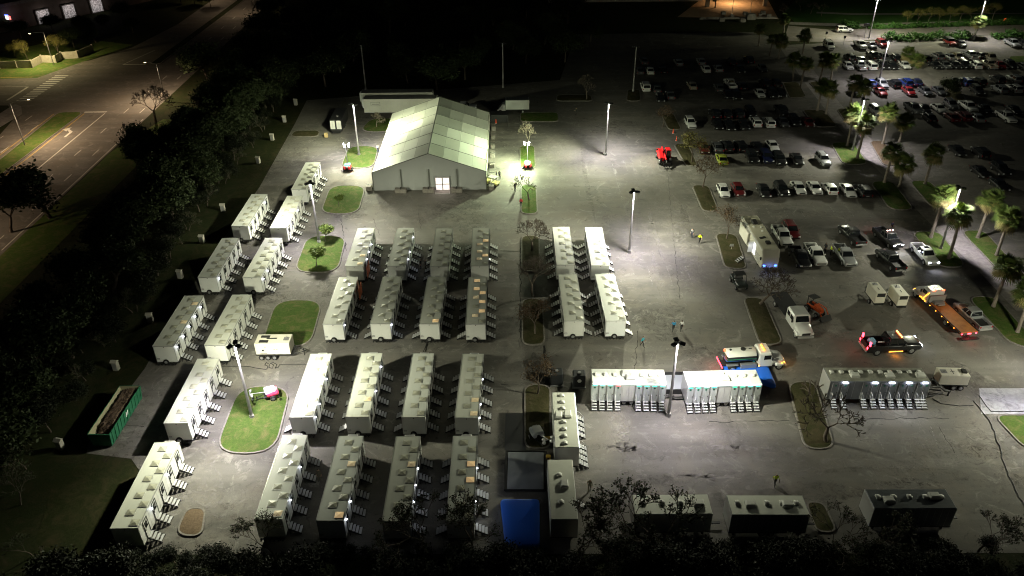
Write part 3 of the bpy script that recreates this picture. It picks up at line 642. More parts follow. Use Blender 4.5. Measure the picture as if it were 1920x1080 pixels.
def service_trailer(loc, rz, L, W, H, label, doors, wall, roof, eave=True, vents=8, stairs=True, rail=True, acs=((.47, .35), (.52, -.3)), name='restroom_trailer', red=None, eavem=None, ventside=.15, lamps=(), tongue=1):
    t = thing(name, label, 'trailer', loc, rz, None); w = W/2; h = L/2; z0 = .6
    mb = MB(); mb.bbox(-h, h, -w, w, z0, H, .05, 0); mb.box(-h+.06, h-.06, -w+.06, w-.06, H, H+.012, 1)
    for x in (-h-.01, h-.05): mb.box(x, x+.06, -w-.012, w+.012, z0, H-.05, 2)
    mb.box(-h-.012, h+.012, -w-.014, w+.014, z0-.04, z0+.05, 3)
    for x in [(-h+L*k/12) for k in range(1, 12)]: mb.box(x-.01, x+.01, -w-.006, w+.006, z0+.06, H-.06, 2)
    inst('body', mb.mesh('body', [wall, roof, M_TRIM, M_BLACK]), t)
    mb = MB(); mb.box(-h+.2, h-.2, -.8, .8, .38, z0-.05); mb.box(h*tongue, h*tongue+tongue*1.3, -.12, .12, .4, .5) if tongue > 0 else mb.box(-h-1.3, -h, -.12, .12, .4, .5)
    for x in (-h+.6, h-.6):
        for s in (-1, 1): mb.box(x-.1, x+.1, s*.9-.1, s*.9+.1, 0, .5)
    inst('chassis', mb.mesh('chassis', M_BLACK), t)
    for x in (-.45, .45):
        for s in (-1, 1): wheel(t, (x, s*(w-.16), .36), .36, .22, (0, 0, math.pi/2))
    if eave:
        mb = MB(); mb.box(-h+.1, h-.1, -w-.05, -w-.02, H-.11, H-.05); inst('light_strip', mb.mesh('light_strip', eavem or M_STRIPW), t)
    for k, x in enumerate(doors):
        mb = MB(); mb.box(-.38, .38, -.035, -.008, z0+.08, H-.28, 0)
        for s in (-.4, .37): mb.box(s, s+.03, -.04, -.008, z0+.08, H-.25, 1)
        mb.cyl((0, -.045, H-.62), (0, -.034, H-.62), .13, .13, 10, 2)
        mb.box(.26, .32, -.07, -.03, z0+1.0, z0+1.16, 3)
        d = inst('door', cached(('rdoor', W, H, wall.name), lambda: mb.mesh('door', [M_PALE if wall is M_WALL else wall, M_TRIM, M_GRN, M_BLACK])), t, (x, -w, 0))
        if eave and name == 'restroom_trailer':
            s2 = MB(); s2.box(-.26, .26, -.06, -.036, H-.36, H-.30); inst('status_light', cached(('stat', H, red == k), lambda: s2.mesh('status_light', M_REDS if red == k else M_TEAL)), d)
        if stairs:
            s = inst('stair', cached('stair2', lambda: m_stair(4, .62, .27, .185)), t, (x, -w-.02, 0), (0, 0, -math.pi/2))
            if rail:
                def mk():
                    r = MB()
                    for sy in (-.3,):
                        r.tube([Vector((.08, sy, .75)), Vector((.08, sy, 1.75)), Vector((.5, sy, 1.6)), Vector((1.0, sy, .95)), Vector((1.0, sy, .1))], .022, 6); r.tube([Vector((.1, sy, 1.2)), Vector((.95, sy, .55))], .015, 5)
                    return r.mesh('handrail', M_TREAD)
                inst('handrail', cached('rail2', mk), s)
    for k in range(vents):
        x = -h+L*(k+.6)/(vents+.2); inst('roof_vent', cached('dome', m_dome), t, (x, w*ventside, H+.01), (0, 0, -math.pi/2))
    for fx, fy in acs: inst('air_conditioner', cached('rac', m_ac), t, (-h+L*fx, w*fy, H+.01))
    for x in lamps:
        mb = MB(); mb.bbox(-.28, .28, -.16, -.01, H-.2, H-.1, .02); inst('flood_lamp', cached(('flamp', H), lambda: mb.mesh('flood_lamp', glow('cool_flood', (.82,.85,1), 45))), t, (x, -w, 0))
        lamp_light(t, (x, -w-.4, H-.25), 130, (.86,.87,1), R(120), .12, .8, (0, -.9, -1))
    return t
M_RWHITE = panel_mat('restroom_roof', (.72,.74,.68), .25)
service_trailer((13.5,72.75,0), R(-2.2), 8.6, 2.7, 3.3, 'white restroom trailer with eight doors, left of the central light pole', (-3.95,-3.05,-2.15,-1.25,1.15,2.05,2.95,3.85), M_WALL, M_RWHITE, red=3)
service_trailer((24.4,72.35,0), R(1.3), 8.6, 2.7, 3.3, 'white restroom trailer with eight doors, right of the central light pole', (-3.95,-3.05,-2.15,-1.25,1.15,2.05,2.95,3.85), M_WALL, M_RWHITE, tongue=-1)
service_trailer((42.45,72.65,0), R(-1), 11.5, 2.6, 3.3, 'long grey shower trailer with bright lamps under its eave', (-5.0,-3.9,-1.5,-.4,.6,1.65,2.7,3.75,4.8,5.45), M_DGREY, speckle('shower_roof', (.2,.2,.17), (.33,.33,.28), 1.2), False, 10, acs=((.27,-.25),(.62,-.3),(.93,-.25)), name='shower_trailer', lamps=(-4.0,-.6,1.35,3.3,5.15), ventside=.3)
service_trailer((5.65,65.55,0), R(89.2), 8.9, 2.55, 3.3, 'restroom trailer seen end on beside the dark island, doors on its right', (-3.9,-3.05,-2.2,-1.35,.6,1.5,2.4,3.3), M_WALL, M_ROOF, red=7, acs=((.54,.55),(.56,-.25)))
service_trailer((4.75,55.6,0), R(90), 7.9, 2.6, 3.1, 'short office trailer in front of the end-on restroom trailer', (.4,), M_WALL, M_ROOF, False, 2, acs=((.55,-.2),), name='office_trailer', rail=False)
service_trailer((15.2,53.4,0), 0, 7.4, 2.5, 3.1, 'trailer half hidden behind the bare shrub at the bottom', (), M_WALL, M_ROOF, False, 4, acs=((.85,0),), name='shower_trailer')
service_trailer((24.4,53.2,0), R(-1), 7.4, 2.5, 3.1, 'trailer in the bottom row with grey roof domes, right of the bare shrub', (), M_DGREY, M_ROOF, False, 5, acs=((.27,0),(.75,0)), name='shower_trailer')
service_trailer((38.4,53.8,0), R(-.6), 7.9, 2.5, 3.1, 'trailer with orange domes nearest the bottom right corner', (), M_DGREY, speckle('dark_roof', (.07,.08,.09), (.11,.12,.13), 1), False, 5, acs=((.22,-.2),(.8,.2)), name='shower_trailer')
# ================================================================== the frame tent
X0, X1, XM, Y0, Y1, ZE, ZR = -24.75, -4.4, -14.55, 130.6, 160.4, 3.55, 7.05
def fabric(name, col):
    t = NT(name); a = t.noise(.5, 5, .65); wv = t.noise(1, 4, .55, vec=t.map((.6, 3.5, .6)))
    c = t.mix(t.ramp(a, [(.4, 0), (.8, .25)]), col, tuple(x*.75 for x in col))
    return t.out(c, .5, wv, .25, .08, .4)
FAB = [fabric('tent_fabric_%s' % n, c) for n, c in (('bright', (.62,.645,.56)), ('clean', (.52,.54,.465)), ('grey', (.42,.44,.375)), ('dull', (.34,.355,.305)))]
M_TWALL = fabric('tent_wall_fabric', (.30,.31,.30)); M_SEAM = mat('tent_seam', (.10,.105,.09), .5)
tent = thing('frame_tent', 'large white frame tent with lit glass doors and checkered roof panels', 'tent', (XM, Y0, 0))
def loc_t(x, y, z): return Vector((x-XM, y-Y0, z))
NB = 6; BY = (Y1-Y0)/NB
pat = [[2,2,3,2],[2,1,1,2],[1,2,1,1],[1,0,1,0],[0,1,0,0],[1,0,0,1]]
for side in (-1, 1):
    xe = X0 if side < 0 else X1
    for b in range(NB):
        for q in range(4):
            n = 6; mb = MB(); vs = []
            y0, y1 = Y0+b*BY+.03, Y0+(b+1)*BY-.03
            for j in range(5):
                for i in range(n+1):
                    t = (q+.004+(j/4)*.992)/4; x = XM+(xe-XM)*t; z = ZR+(ZE-ZR)*t; y = y0+(y1-y0)*i/n
                    z -= .17*math.sin(math.pi*i/n)*(.6+.4*math.sin(math.pi*j/4))
                    vs.append(loc_t(x, y, z))
            fs = [((j*(n+1)+i), (j*(n+1)+i+1), ((j+1)*(n+1)+i+1), ((j+1)*(n+1)+i)) for j in range(4) for i in range(n)]
            if side > 0: fs = [tuple(reversed(f)) for f in fs]
            mb.add(vs, fs, 0, True)
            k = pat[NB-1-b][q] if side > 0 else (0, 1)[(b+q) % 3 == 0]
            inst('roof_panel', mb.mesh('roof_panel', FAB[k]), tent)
for b in range(NB+1):
    y = Y0+b*BY; mb = MB()
    for xe in (X0, X1):
        d = loc_t(xe, y, ZE+.05)-loc_t(XM, y, ZR+.05)
        mb.cyl(loc_t(XM, y, ZR-.03), loc_t(xe, y, ZE-.03), .075, .075, 6); mb.cyl(loc_t(xe, y, 0), loc_t(xe, y, ZE), .1, .1, 6)
    inst('roof_rib', mb.mesh('roof_rib', M_SEAM), tent)
mb = MB(); mb.cyl(loc_t(XM, Y0, ZR+.02), loc_t(XM, Y1, ZR+.02), .1, .1, 8); inst('ridge', mb.mesh('ridge', M_SEAM), tent)
def wallmesh(pts, n):    # subdivided cloth wall between bottom and top lines
    vs = []; rows = 6
    for j in range(rows+1):
        for i in range(n+1):
            a, b = pts(i/n); p = a+(b-a)*j/rows; vs.append(p)
    return vs, [(j*(n+1)+i, j*(n+1)+i+1, (j+1)*(n+1)+i+1, (j+1)*(n+1)+i) for j in range(rows) for i in range(n)]
def gable(y, sgn, skip=None):
    def f(t):
        x = X0+(X1-X0)*t; zt = ZR-(ZR-ZE)*abs(x-XM)/((X1-X0)/2); bu = .05*math.sin(t*37)+.03*math.sin(t*91)
        return loc_t(x, y+bu*sgn, 0), loc_t(x, y, zt-.05)
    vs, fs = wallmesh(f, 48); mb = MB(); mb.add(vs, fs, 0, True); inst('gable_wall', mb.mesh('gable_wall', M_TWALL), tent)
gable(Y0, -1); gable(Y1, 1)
for x in (X0, X1):
    def f(t, x=x):
        y = Y0+(Y1-Y0)*t; return loc_t(x+.04*math.sin(t*60), y, 0), loc_t(x, y, ZE)
    vs, fs = wallmesh(f, 48); mb = MB(); mb.add(vs, fs, 0, True); inst('side_wall', mb.mesh('side_wall', FAB[1]), tent)
for fx in (.25, .5-.005, .745):
    x = X0+(X1-X0)*fx; mb = MB(); mb.box(*[v for v in (x-XM-.07, x-XM+.07)], -.2, -.08, 0, 4.1); inst('gable_post', mb.mesh('gable_post', M_SEAM), tent)
dx = X0+(X1-X0)*.613-XM
mb = MB(); mb.box(dx-1.3, dx+1.3, -.24, -.1, 0, 2.6); mb.box(dx-.09, dx+.09, -.3, -.24, 0, 2.6); mb.box(dx-1.3, dx+1.3, -.3, -.24, 1.18, 1.34); mb.box(dx-1.35, dx+1.35, -.3, -.05, 2.6, 2.75); df = inst('door_frame', mb.mesh('door_frame', M_TRIM), tent)
M_PANE = glow('lit_door_glass', (1, .86, .84), .8)
for s in (-1, 1):
    for z0, z1 in ((.15, 1.2), (1.32, 2.45)):
        mb = MB(); a, b = (dx+.1, dx+1.2) if s > 0 else (dx-1.2, dx-.1); mb.box(a, b, -.262, -.245, z0, z1); inst('pane', mb.mesh('pane', M_PANE), df)
lamp_light(tent, (dx, -.8, 2.4), 120, (1, .85, .8), R(150), .5, .7, (0, -.8, -1))
mb = MB(); mb.box(-1.3, 1.3, -1.5, -.0, 0, .09); mb.box(-1.25, 1.25, -1.45, -.05, .09, .1, 1)
tag(inst('door_ramp', mb.mesh('door_ramp', [M_TRIM, M_CONC]), None, (XM+dx, Y0-.3, 0)), 'low ramp in front of the lit tent doors', 'ramp')
def m_ballast():
    mb = MB(); mb.bbox(-1.05, 1.05, -.45, .45, 0, .8, .06); mb.box(-.1, .1, -.5, .5, .8, .86, 1); return mb.mesh('ballast_block', [M_KERB, M_BLACK])
for fx, l in ((.245, 'left of the three in front of the tent'), (.49, 'just left of the lit tent doors'), (.735, 'just right of the lit tent doors')):
    tag(inst('ballast_block', cached('bal', m_ballast), None, (X0+(X1-X0)*fx, Y0-.9, 0)), 'concrete ballast block '+l, 'block', 'tent ballast blocks')
for k in range(7):
    tag(inst('ballast_block', cached('bal', m_ballast), None, (X1+.85, Y0+.6+k*BY*.97, 0), (0, 0, math.pi/2)), 'concrete ballast block along the right tent wall, %s from the front' % ORD[k], 'block', 'tent ballast blocks')
tag(inst('ballast_block', cached('bal', m_ballast), None, (X0-.9, Y0+.8, 0), (0, 0, math.pi/2)), 'concrete ballast block at the front left tent corner', 'block', 'tent ballast blocks')
# dark lean-to behind the tent and its gear
mb = MB(); mb.box(-2.2, 2.2, -1.2, 1.2, 2.5, 2.62); 
for x in (-2.1, 2.1):
    for y in (-1.1, 1.1): mb.box(x-.05, x+.05, y-.05, y+.05, 0, 2.5)
mb.box(-2.1, -2.0, -1.1, 1.1, .1, 2.4); mb.box(-2.0, 2.0, 1.0, 1.1, .1, 2.4)
tag(inst('canopy_shelter', mb.mesh('canopy_shelter', M_BLACK), None, (-2.6, 162.6, 0)), 'black canopy shelter at the back right tent corner', 'shelter')
for k in range(3):
    mb = MB(); mb.bbox(-1.1, 1.1, -.9, .9, .1, 1.5+.2*k, .08); mb.cyl((0, 0, 1.5), (0, 0, 2.0), .35, .35, 10, 1); mb.box(-.9, .9, -.92, -.9, .4, 1.2, 2)
    tag(inst('cooling_unit', mb.mesh('cooling_unit', [mat('unit_grey', (.3,.3,.31), .5), M_TRIM, M_BLACK]), None, (-12+k*3.4, 163.5+.5*k, 0)), 'grey air handling unit behind the tent, %s from the left' % ORD[k], 'cooling unit', 'air handling units behind the tent')
# traffic cones
def m_cone():
    mb = MB(); mb.box(-.2, .2, -.2, .2, 0, .04, 1); mb.cyl((0,0,.04), (0,0,.95), .17, .035, 12, 0); mb.cyl((0,0,.5), (0,0,.64), .102, .08, 12, 1); return mb.mesh('traffic_cone', [mat('cone_orange', (.85,.09,.03), .45), mat('cone_white', (.7,.7,.7), .5)])
for (u, v), l in (((940,220), 'behind the tent corner, farther one'), ((930,231), 'at the back right tent corner, nearer one'), ((1262,250), 'beside the first dark island on the right'), ((1268,264), 'at the tip of the island behind the red telehandler'),):
    tag(inst('traffic_cone', cached('cone', m_cone), None, G(u, v)), 'orange traffic cone '+l, 'cone', 'orange traffic cones')
# ================================================================== long semi trailers and the dark cargo trailer
M_SEMI = panel_mat('semi_white', (.62,.62,.54), .3)
def semi(loc, rz, label, logo=True, L=16.0):
    t = thing('semi_trailer', label, 'trailer', loc, rz, 'white semi trailers behind the tent')
    mb = MB(); mb.bbox(0, L, -1.3, 1.3, 1.1, 4.05, .05, 0); mb.box(.08, L-.08, -1.22, 1.22, 4.05, 4.06, 1)
    for k in range(1, 26): mb.box(k*L/26-.015, k*L/26+.015, -1.306, -1.3, 1.2, 3.95, 2)
    mb.box(-.01, L+.01, -1.31, 1.31, 1.05, 1.16, 2); inst('box', mb.mesh('box', [M_SEMI, speckle('semi_roof', (.10,.10,.10), (.17,.17,.16), 1), M_TRIM]), t)
    mb = MB(); mb.bbox(-.35, 0, -.75, .75, 1.9, 3.9, .08, 0); mb.box(-.37, -.35, -.6, .6, 2.1, 3.2, 1); inst('refrigeration_unit', mb.mesh('refrigeration_unit', [M_WALL, M_BLACK]), t)
    mb = MB(); mb.box(.5, L-.5, -.5, .5, .85, 1.05)
    for s in (-1, 1): mb.box(2.6, 2.75, s*.9-.07, s*.9+.07, 0, 1.0)
    inst('chassis', mb.mesh('chassis', M_BLACK), t)
    for x in (L-3.2, L-1.8):
        for s in (-1, 1): wheel(t, (x, s*1.05, .5), .5, .45, (0, 0, math.pi/2))
    if logo:
        mb = MB(); 
        for a, b, c, d in ((1.6,3.6,3.38,3.42),(1.6,3.6,2.58,2.62),(1.6,1.64,2.62,3.38),(3.56,3.6,2.62,3.38)): mb.box(a, b, -1.322, -1.307, c, d)
        q = random.Random(3); x = 1.85
        while x < 3.3:
            wd = q.uniform(.08, .15); mb.box(x, x+wd*.35, -1.322, -1.307, 2.86, 3.1); mb.box(x, x+wd, -1.322, -1.307, 2.86, 2.91); x += wd+.05
        inst('logo', mb.mesh('logo', mat('logo_dark', (.05,.06,.05), .5)), t)
semi((-32.0,169.2,0), 0, 'long white semi trailer with a boxed logo, nearer of two behind the tent')
semi((-33.2,173.4,0), 0, 'long white semi trailer, farther of two behind the tent', False)
t = thing('cargo_trailer', 'black cargo trailer with two white rear doors', 'trailer', (-36.5,158.6,0))
mb = MB(); mb.bbox(-1.25, 1.25, 0, 7.6, .55, 2.9, .06); inst('box', mb.mesh('box', mat('black_panel', (.028,.028,.03), .35)), t)
for x in (-1.15, .17):
    mb = MB(); mb.box(x, x+.98, -.04, -.005, .95, 2.75, 0); mb.box(x+.45, x+.5, -.06, -.04, 1.1, 2.6, 1); inst('door', mb.mesh('door', [M_WALL, M_TRIM]), t)
mb = MB(); mb.box(-.9, .9, -.2, 7.8, .4, .54); mb.box(-.1, .1, 7.8, 9, .4, .5); mb.box(-.9, .9, -.5, -.1, .25, .4); inst('chassis', mb.mesh('chassis', M_BLACK), t)
for y in (3.2, 4.1):
    for s in (-1, 1): wheel(t, (s*1.12, y, .36), .36)
mb = MB(); mb.cyl((0, 2.5, 2.9), (0, 2.5, 3.02), .3, .25, 10); inst('roof_vent', mb.mesh('roof_vent', M_GREY), t)
mb = MB(); mb.bbox(-.35, .35, -.3, .3, 0, .9, .05); tag(inst('crate', mb.mesh('crate', mat('tan_crate', (.45,.34,.16), .7)), None, (-38.3,156.5,0)), 'tan crate beside the black cargo trailer', 'crate')
# ================================================================== generators
M_GEN = panel_mat('generator_cream', (.66,.63,.54), .25)
def generator(loc, rz, label, L, W, zb, zt, axles=3, style=0, name='generator'):
    t = thing(name, label, 'generator', loc, rz, 'towable generators'); h = L/2; w = W/2
    mb = MB(); mb.bbox(-h, h, -w, w, zb, zt, .05, 0)
    for k in range(1, 4): mb.box(-h+L*k/4-.01, -h+L*k/4+.01, -w-.006, w+.006, zb+.1, zt-.1, 2)
    mb.box(-h-.008, h+.008, -w-.008, w+.008, zb-.04, zb+.06, 1)
    inst('housing', mb.mesh('housing', [M_GEN, M_BLACK, M_TRIM]), t)
    mb = MB()
    if style == 0:
        mb.box(-h+L*.12, -h+L*.38, .28, .75, zt, zt+.03); mb.box(-h+L*.12, -h+L*.38, -.8, -.25, zt, zt+.03); mb.box(-h+L*.3, -h+L*.6, 0, .22, zt, zt+.03)
    elif style == 1: mb.box(-.2*L, -.02*L, -.05, .05, zt, zt+.03); mb.box(-h-.012, -h-.002, -w*.8, w*.8, zb+(zt-zb)*.62, zt-.08)
    else: mb.box(-h+.25, -h+.75, -.35, .35, zt, zt+.25); mb.box(.1, .18, -.5, .5, zt, zt+.02); mb.box(-.1, .4, -.04, .04, zt+.021, zt+.03)
    inst('vent_grille', mb.mesh('vent_grille', M_BLACK), t)
    mb = MB(); 
    for x, z, s in ((-h+L*.22, zb+(zt-zb)*.4, .12), (-h+L*.55, zb+(zt-zb)*.5, .06), (-h+L*.63, zb+(zt-zb)*.5, .06), (-h+L*.3, zb+(zt-zb)*.7, .06)): mb.box(x-s, x+s, -w-.02, -w-.006, z-s, z+s)
    mb.box(-h+L*.12, -h+L*.32, -w-.02, -w-.006, zb+.14, zb+.2)
    inst('panel_marks', mb.mesh('panel_marks', M_BLACK), t)
    if style == 2:
        mb = MB(); mb.box(h-.75, h-.1, -w-.03, -w-.007, zb+.45, zb+.85); inst('sign', mb.mesh('sign', mat('sign_white', (.8,.8,.8), .5)), t)
    mb = MB(); mb.cyl((h-.55, .1, zt), (h-.55, .1, zt+.22), .08, .08, 8); mb.box(h-.9, h-.2, -.35, .35, zt+.001, zt+.012); inst('exhaust', mb.mesh('exhaust', [M_GREY]), t)
    mb = MB(); mb.box(-h-.1, h+.2, -w+.1, w-.1, zb-.22, zb-.05); 
    s = 1
    mb.tube([Vector((s*h, -w+.15, zb-.14)), Vector((s*(h+1.7), 0, zb-.2))], .06); mb.tube([Vector((s*h, w-.15, zb-.14)), Vector((s*(h+1.7), 0, zb-.2))], .06); mb.cyl((s*(h+1.4), 0, 0), (s*(h+1.4), 0, zb+.2), .05, .05, 6)
    mb.box(s*(h+.3), s*(h+.4), -w+.25, w-.25, zb-.2, zb-.08)
    inst('chassis', mb.mesh('chassis', M_BLACK), t)
    for k in range(axles):
        for sd_ in (-1, 1): wheel(t, (-h*.35+(k-(axles-1)/2)*.82 if axles > 1 else -.1, sd_*(w-.02), .36), .36, .22, (0, 0, math.pi/2))
    return t
generator((-30.4,81.9,0), 0, 'large cream generator on three axles below the plain green island', 4.4, 2.1, .85, 2.55)
generator((50.6,92.6,0), R(92), 'cream generator on asphalt, left of the two side by side', 2.9, 1.4, .85, 2.55, 1, 1)
generator((53.4,91.9,0), R(92), 'cream generator on asphalt, right of the two side by side', 2.9, 1.4, .85, 2.55, 1, 1)
generator((52.6,74.4,0), R(176), 'tan generator on a flat trailer right of the grey shower trailer', 3.4, 1.6, .75, 2.2, 2, 2)
# goose-neck tongue between shower trailer and generator
t = thing('hitch_frame', 'black goose-neck hitch frame at the right end of the shower trailer', 'hitch', (48.4,72.6,0))
mb = MB()
for s in (-.8, .8): mb.tube([Vector((0, s, 1.9)), Vector((1.5, s*.7, 1.9)), Vector((2.6, s*.2, .9)), Vector((3.4, 0, .7))], .11); mb.tube([Vector((0, s, .5)), Vector((2.4, s*.3, .6))], .09)
for x in (.6, 1.4): mb.tube([Vector((x, -.75, 1.9)), Vector((x, .75, 1.9))], .08)
mb.cyl((3.3, 0, 0), (3.3, 0, .8), .09, .09, 8)
inst('beam', mb.mesh('beam', M_BLACK), t)
# ================================================================== light towers
M_RED = mat('tower_red', (.62,.02,.03), .35, 0, .5, .5); M_TEALP = mat('tower_teal', (.12,.45,.38), .4)
M_HAL = glow('halide_lens', (.95,1,.9), 90)
def light_tower(loc, rz, label, h, power, col, aim, lit=True, tilt=False, housing=None):
    t = thing('light_tower', label, 'light tower', loc, rz, 'towable light towers')
    hp = housing or M_RED
    for s in (-1, 1):
        mb = MB(); rings = []
        for y, k in ((-.8, .55), (-.72, .85), (-.4, 1), (.3, 1), (.62, .8)): rings.append([(s*.42+.3*k*math.cos(a), y, .78+.36*k*math.sin(a)) for a in [2*math.pi*i/12 for i in range(12)]])
        mb.loft(rings, 0, True); inst('fender_cover', mb.mesh('fender_cover', hp), t)
    mb = MB(); mb.bbox(-.55, .55, -.5, .75, .9, 1.35, .1, 0); mb.bbox(-.3, .3, -.75, -.35, .8, 1.2, .06, 1); inst('engine_cover', mb.mesh('engine_cover', [M_TEALP if lit else mat('tower_white', (.7,.7,.7), .4), M_TRIM]), t)
    mb = MB(); mb.box(-.5, .5, -.8, .9, .42, .5); mb.tube([Vector((-.4, .8, .45)), Vector((0, 1.9, .45))], .05); mb.tube([Vector((.4, .8, .45)), Vector((0, 1.9, .45))], .05); mb.cyl((0, 1.75, 0), (0, 1.75, .7), .05, .05, 6)
    for s in (-1, 1): mb.tube([Vector((s*.5, -.6, .45)), Vector((s*1.1, -.75, .45))], .04); mb.cyl((s*1.1, -.75, 0), (s*1.1, -.75, .5), .04, .04, 6)
    inst('chassis', mb.mesh('chassis', M_BLACK), t)
    for s in (-1, 1): wheel(t, (s*.8, 0, .34), .34, .2)
    mb = MB(); top = Vector((0, .35, h)) if not tilt else Vector((-.4, 2.4, 1.6)); base = Vector((0, .35, .9))
    mb.cyl(base, base.lerp(top, .5), .09, .08, 8); mb.cyl(base.lerp(top, .5), top, .055, .05, 8); mb.tube([top+Vector((-.55, 0, 0)), top+Vector((.55, 0, 0))], .04)
    inst('mast', mb.mesh('mast', M_TRIM if not lit else M_GREY), t)
    for k, (x, z) in enumerate(((-.5, .12), (.5, .12), (-.42, -.38), (.42, -.38))):
        mb = MB(); p = top+Vector((x, 0, z)); a = Vector(aim).normalized()
        mb.cyl(p, p+a*.2, .1, .22, 12, 0); hd = inst('lamp_head', mb.mesh('lamp_head', M_TRIM), t)
        mb = MB(); mb.cyl(p+a*.2, p+a*.21, .2, .2, 12, 0); inst('lens', mb.mesh('lens', M_HAL if lit else M_GLASS), hd)
    if lit:
        a = Vector(aim).normalized(); lamp_light(t, top+a*.5, power, col, R(158), .3, .6, aim); point(t, top+a*.5, power*.36, col, .3)
    return t
light_tower((3.2,139.6,0), R(4), 'lit green-white light tower on the narrow island right of the tent', 5.2, 29000, (.84,1,.62), (-.82,-.25,-.55))
light_tower((-30.9,139.4,0), 0, 'light tower with red covers on the island left of the tent', 5.2, 13000, (1,1,.78), (.95,-.15,-.12))
t = light_tower((G(511,746).x, G(511,746).y, .17), R(115), 'white and red light tower with folded mast on the long lawn island', 5, 0, COOL, (0,-.6,-.4), False, True, mat('tower_pink', (.75,.05,.13), .35, 0, .5, .5))
light_tower((2.6,66.2,0), R(200), 'pale folded light tower lying in shadow on the dark island', 5, 0, COOL, (0,-.6,-.4), False, True, mat('tower_white', (.7,.7,.7), .4))
# ================================================================== dumpster, tarps, pads, pedestals, cables
t = thing('dumpster', 'long green roll-off dumpster heaped with brown debris', 'dumpster', (-45.6,65.3,0), R(-1))
M_GREEN = speckle('dumpster_green', (.02,.12,.06), (.03,.17,.085), 1.5, .6)
mb = MB(); L, w0, w1, zt = 8.2, 1.05, 1.25, 1.95
def shell(mb, o=0):
    mb.add([(-w0,0,.2),(w0,0,.2),(w0,L,.2),(-w0,L,.2),(-w1,-.1,zt),(w1,-.1,zt),(w1,L+.1,zt),(-w1,L+.1,zt)], [(0,1,5,4),(1,2,6,5),(2,3,7,6),(3,0,4,7),(0,3,2,1)], 0)
    i = .08; mb.add([(-w0+i,i,.3),(w0-i,i,.3),(w0-i,L-i,.3),(-w0+i,L-i,.3),(-w1+i,i-.1,zt),(w1-i,i-.1,zt),(w1-i,L+.1-i,zt),(-w1+i,L+.1-i,zt)], [(4,5,1,0),(5,6,2,1),(6,7,3,2),(7,4,0,3),(0,1,2,3)], 1)
shell(mb)
a = [(-w1,-.1),(w1,-.1),(w1,L+.1),(-w1,L+.1)]; b = [(-w1+.08,-.02),(w1-.08,-.02),(w1-.08,L+.02),(-w1+.08,L+.02)]
mb.add([(*p, zt) for p in a]+[(*p, zt) for p in b], [(k, (k+1) % 4, 4+(k+1) % 4, 4+k) for k in range(4)], 0)
inst('bin', mb.mesh('bin', [M_GREEN, mat('bin_inside', (.30,.28,.18), .8)]), t)
mb = MB()
for k in range(11):
    y = .35+k*.75
    for s in (-1, 1): mb.add([(s*w0,y,.2),(s*w0,y+.1,.2),(s*w1,y+.1,zt-.05),(s*w1,y,zt-.05),(s*(w0+.07),y,.2),(s*(w0+.07),y+.1,.2),(s*(w1+.07),y+.1,zt-.05),(s*(w1+.07),y,zt-.05)], [(4,5,6,7),(0,4,7,3),(1,2,6,5),(3,7,6,2)])
inst('side_rib', mb.mesh('side_rib', M_GREEN), t)
mb = MB(); mb.add([(w0+.10,3.9,.9),(w0+.10,4.5,.9),(w0+.2,4.5,1.6),(w0+.2,3.9,1.6)], [(0,1,2,3)]); inst('notice', mb.mesh('notice', mat('notice_white', (.75,.75,.72), .6)), t)
mb = MB(); q = random.Random(5); vs = []; nx, ny = 9, 30
for j in range(ny+1):
    for i in range(nx+1):
        x = -1.08+2.16*i/nx; y = .15+(L-.3)*j/ny; e = min(1, (1.08-abs(x))*2.2)*min(1, j/7)
        vs.append((x, y, .75+e*.95+q.uniform(-.1, .1)))
mb.add(vs, [(j*(nx+1)+i, j*(nx+1)+i+1, (j+1)*(nx+1)+i+1, (j+1)*(nx+1)+i) for j in range(ny) for i in range(nx)], 0)
for k in range(420):
    x = q.uniform(-1, 1); y = q.uniform(.4, L-.3); p = Vector((x, y, .75+min(1, (1.08-abs(x))*2.2)*min(1, y/2)*.95)); d = Vector((q.gauss(0,1), q.gauss(0,1), q.uniform(0,.7))).normalized()*q.uniform(.15,.55)
    mb.cyl(p-d*.5, p+d*.5+Vector((0,0,.1)), .02, .012, 4, 0, False)
o = inst('debris', mb.mesh('debris', speckle('debris_brown', (.05,.032,.022), (.13,.09,.062), 6, .95, .6)), t); o['kind'] = 'stuff'
def rumple(name, pts, z, label, m, n=14, amp=.05, seed=1, cat='tarp', rim=0):
    q = random.Random(seed); a, b, c, d = [Vector(p) for p in pts]; mb = MB(); vs = []
    ctr = (a+b+c+d)/4
    for j in range(n+1):
        for i in range(n+1):
            s, t_ = i/n, j/n; p = (a*(1-s)+b*s)*(1-t_)+(d*(1-s)+c*s)*t_
            v = p-ctr; th = math.atan2(v.y, v.x); e = 0 if i in (0, n) or j in (0, n) else 1
            zz = z+e*amp*(abs(math.sin(th*5+seed))*.9*max(.1, 1-v.length/6)+q.uniform(-.3, .5))
            vs.append(Vector((p.x, p.y, max(z*.4, zz)))-Vector((ctr.x, ctr.y, 0)))
    mb.add(vs, [(j*(n+1)+i, j*(n+1)+i+1, (j+1)*(n+1)+i+1, (j+1)*(n+1)+i) for j in range(n) for i in range(n)], 0, True)
    o = tag(inst(name, mb.mesh(name, m), None, (ctr.x, ctr.y, 0)), label, cat)
    return o, ctr
M_BLUE = mat('tarp_blue', (.02,.16,.8), .45); M_GTARP = mat('bladder_grey', (.32,.34,.37), .5); M_DTARP = mat('dark_mat', (.05,.05,.055), .6)
o, c = rumple('fuel_bladder', gp((951,921),(1019,921),(1019,852),(953,851)), .3, 'grey crumpled water bladder in a square berm beside the office trailer', M_GTARP, 18, .1, 3, 'bladder')
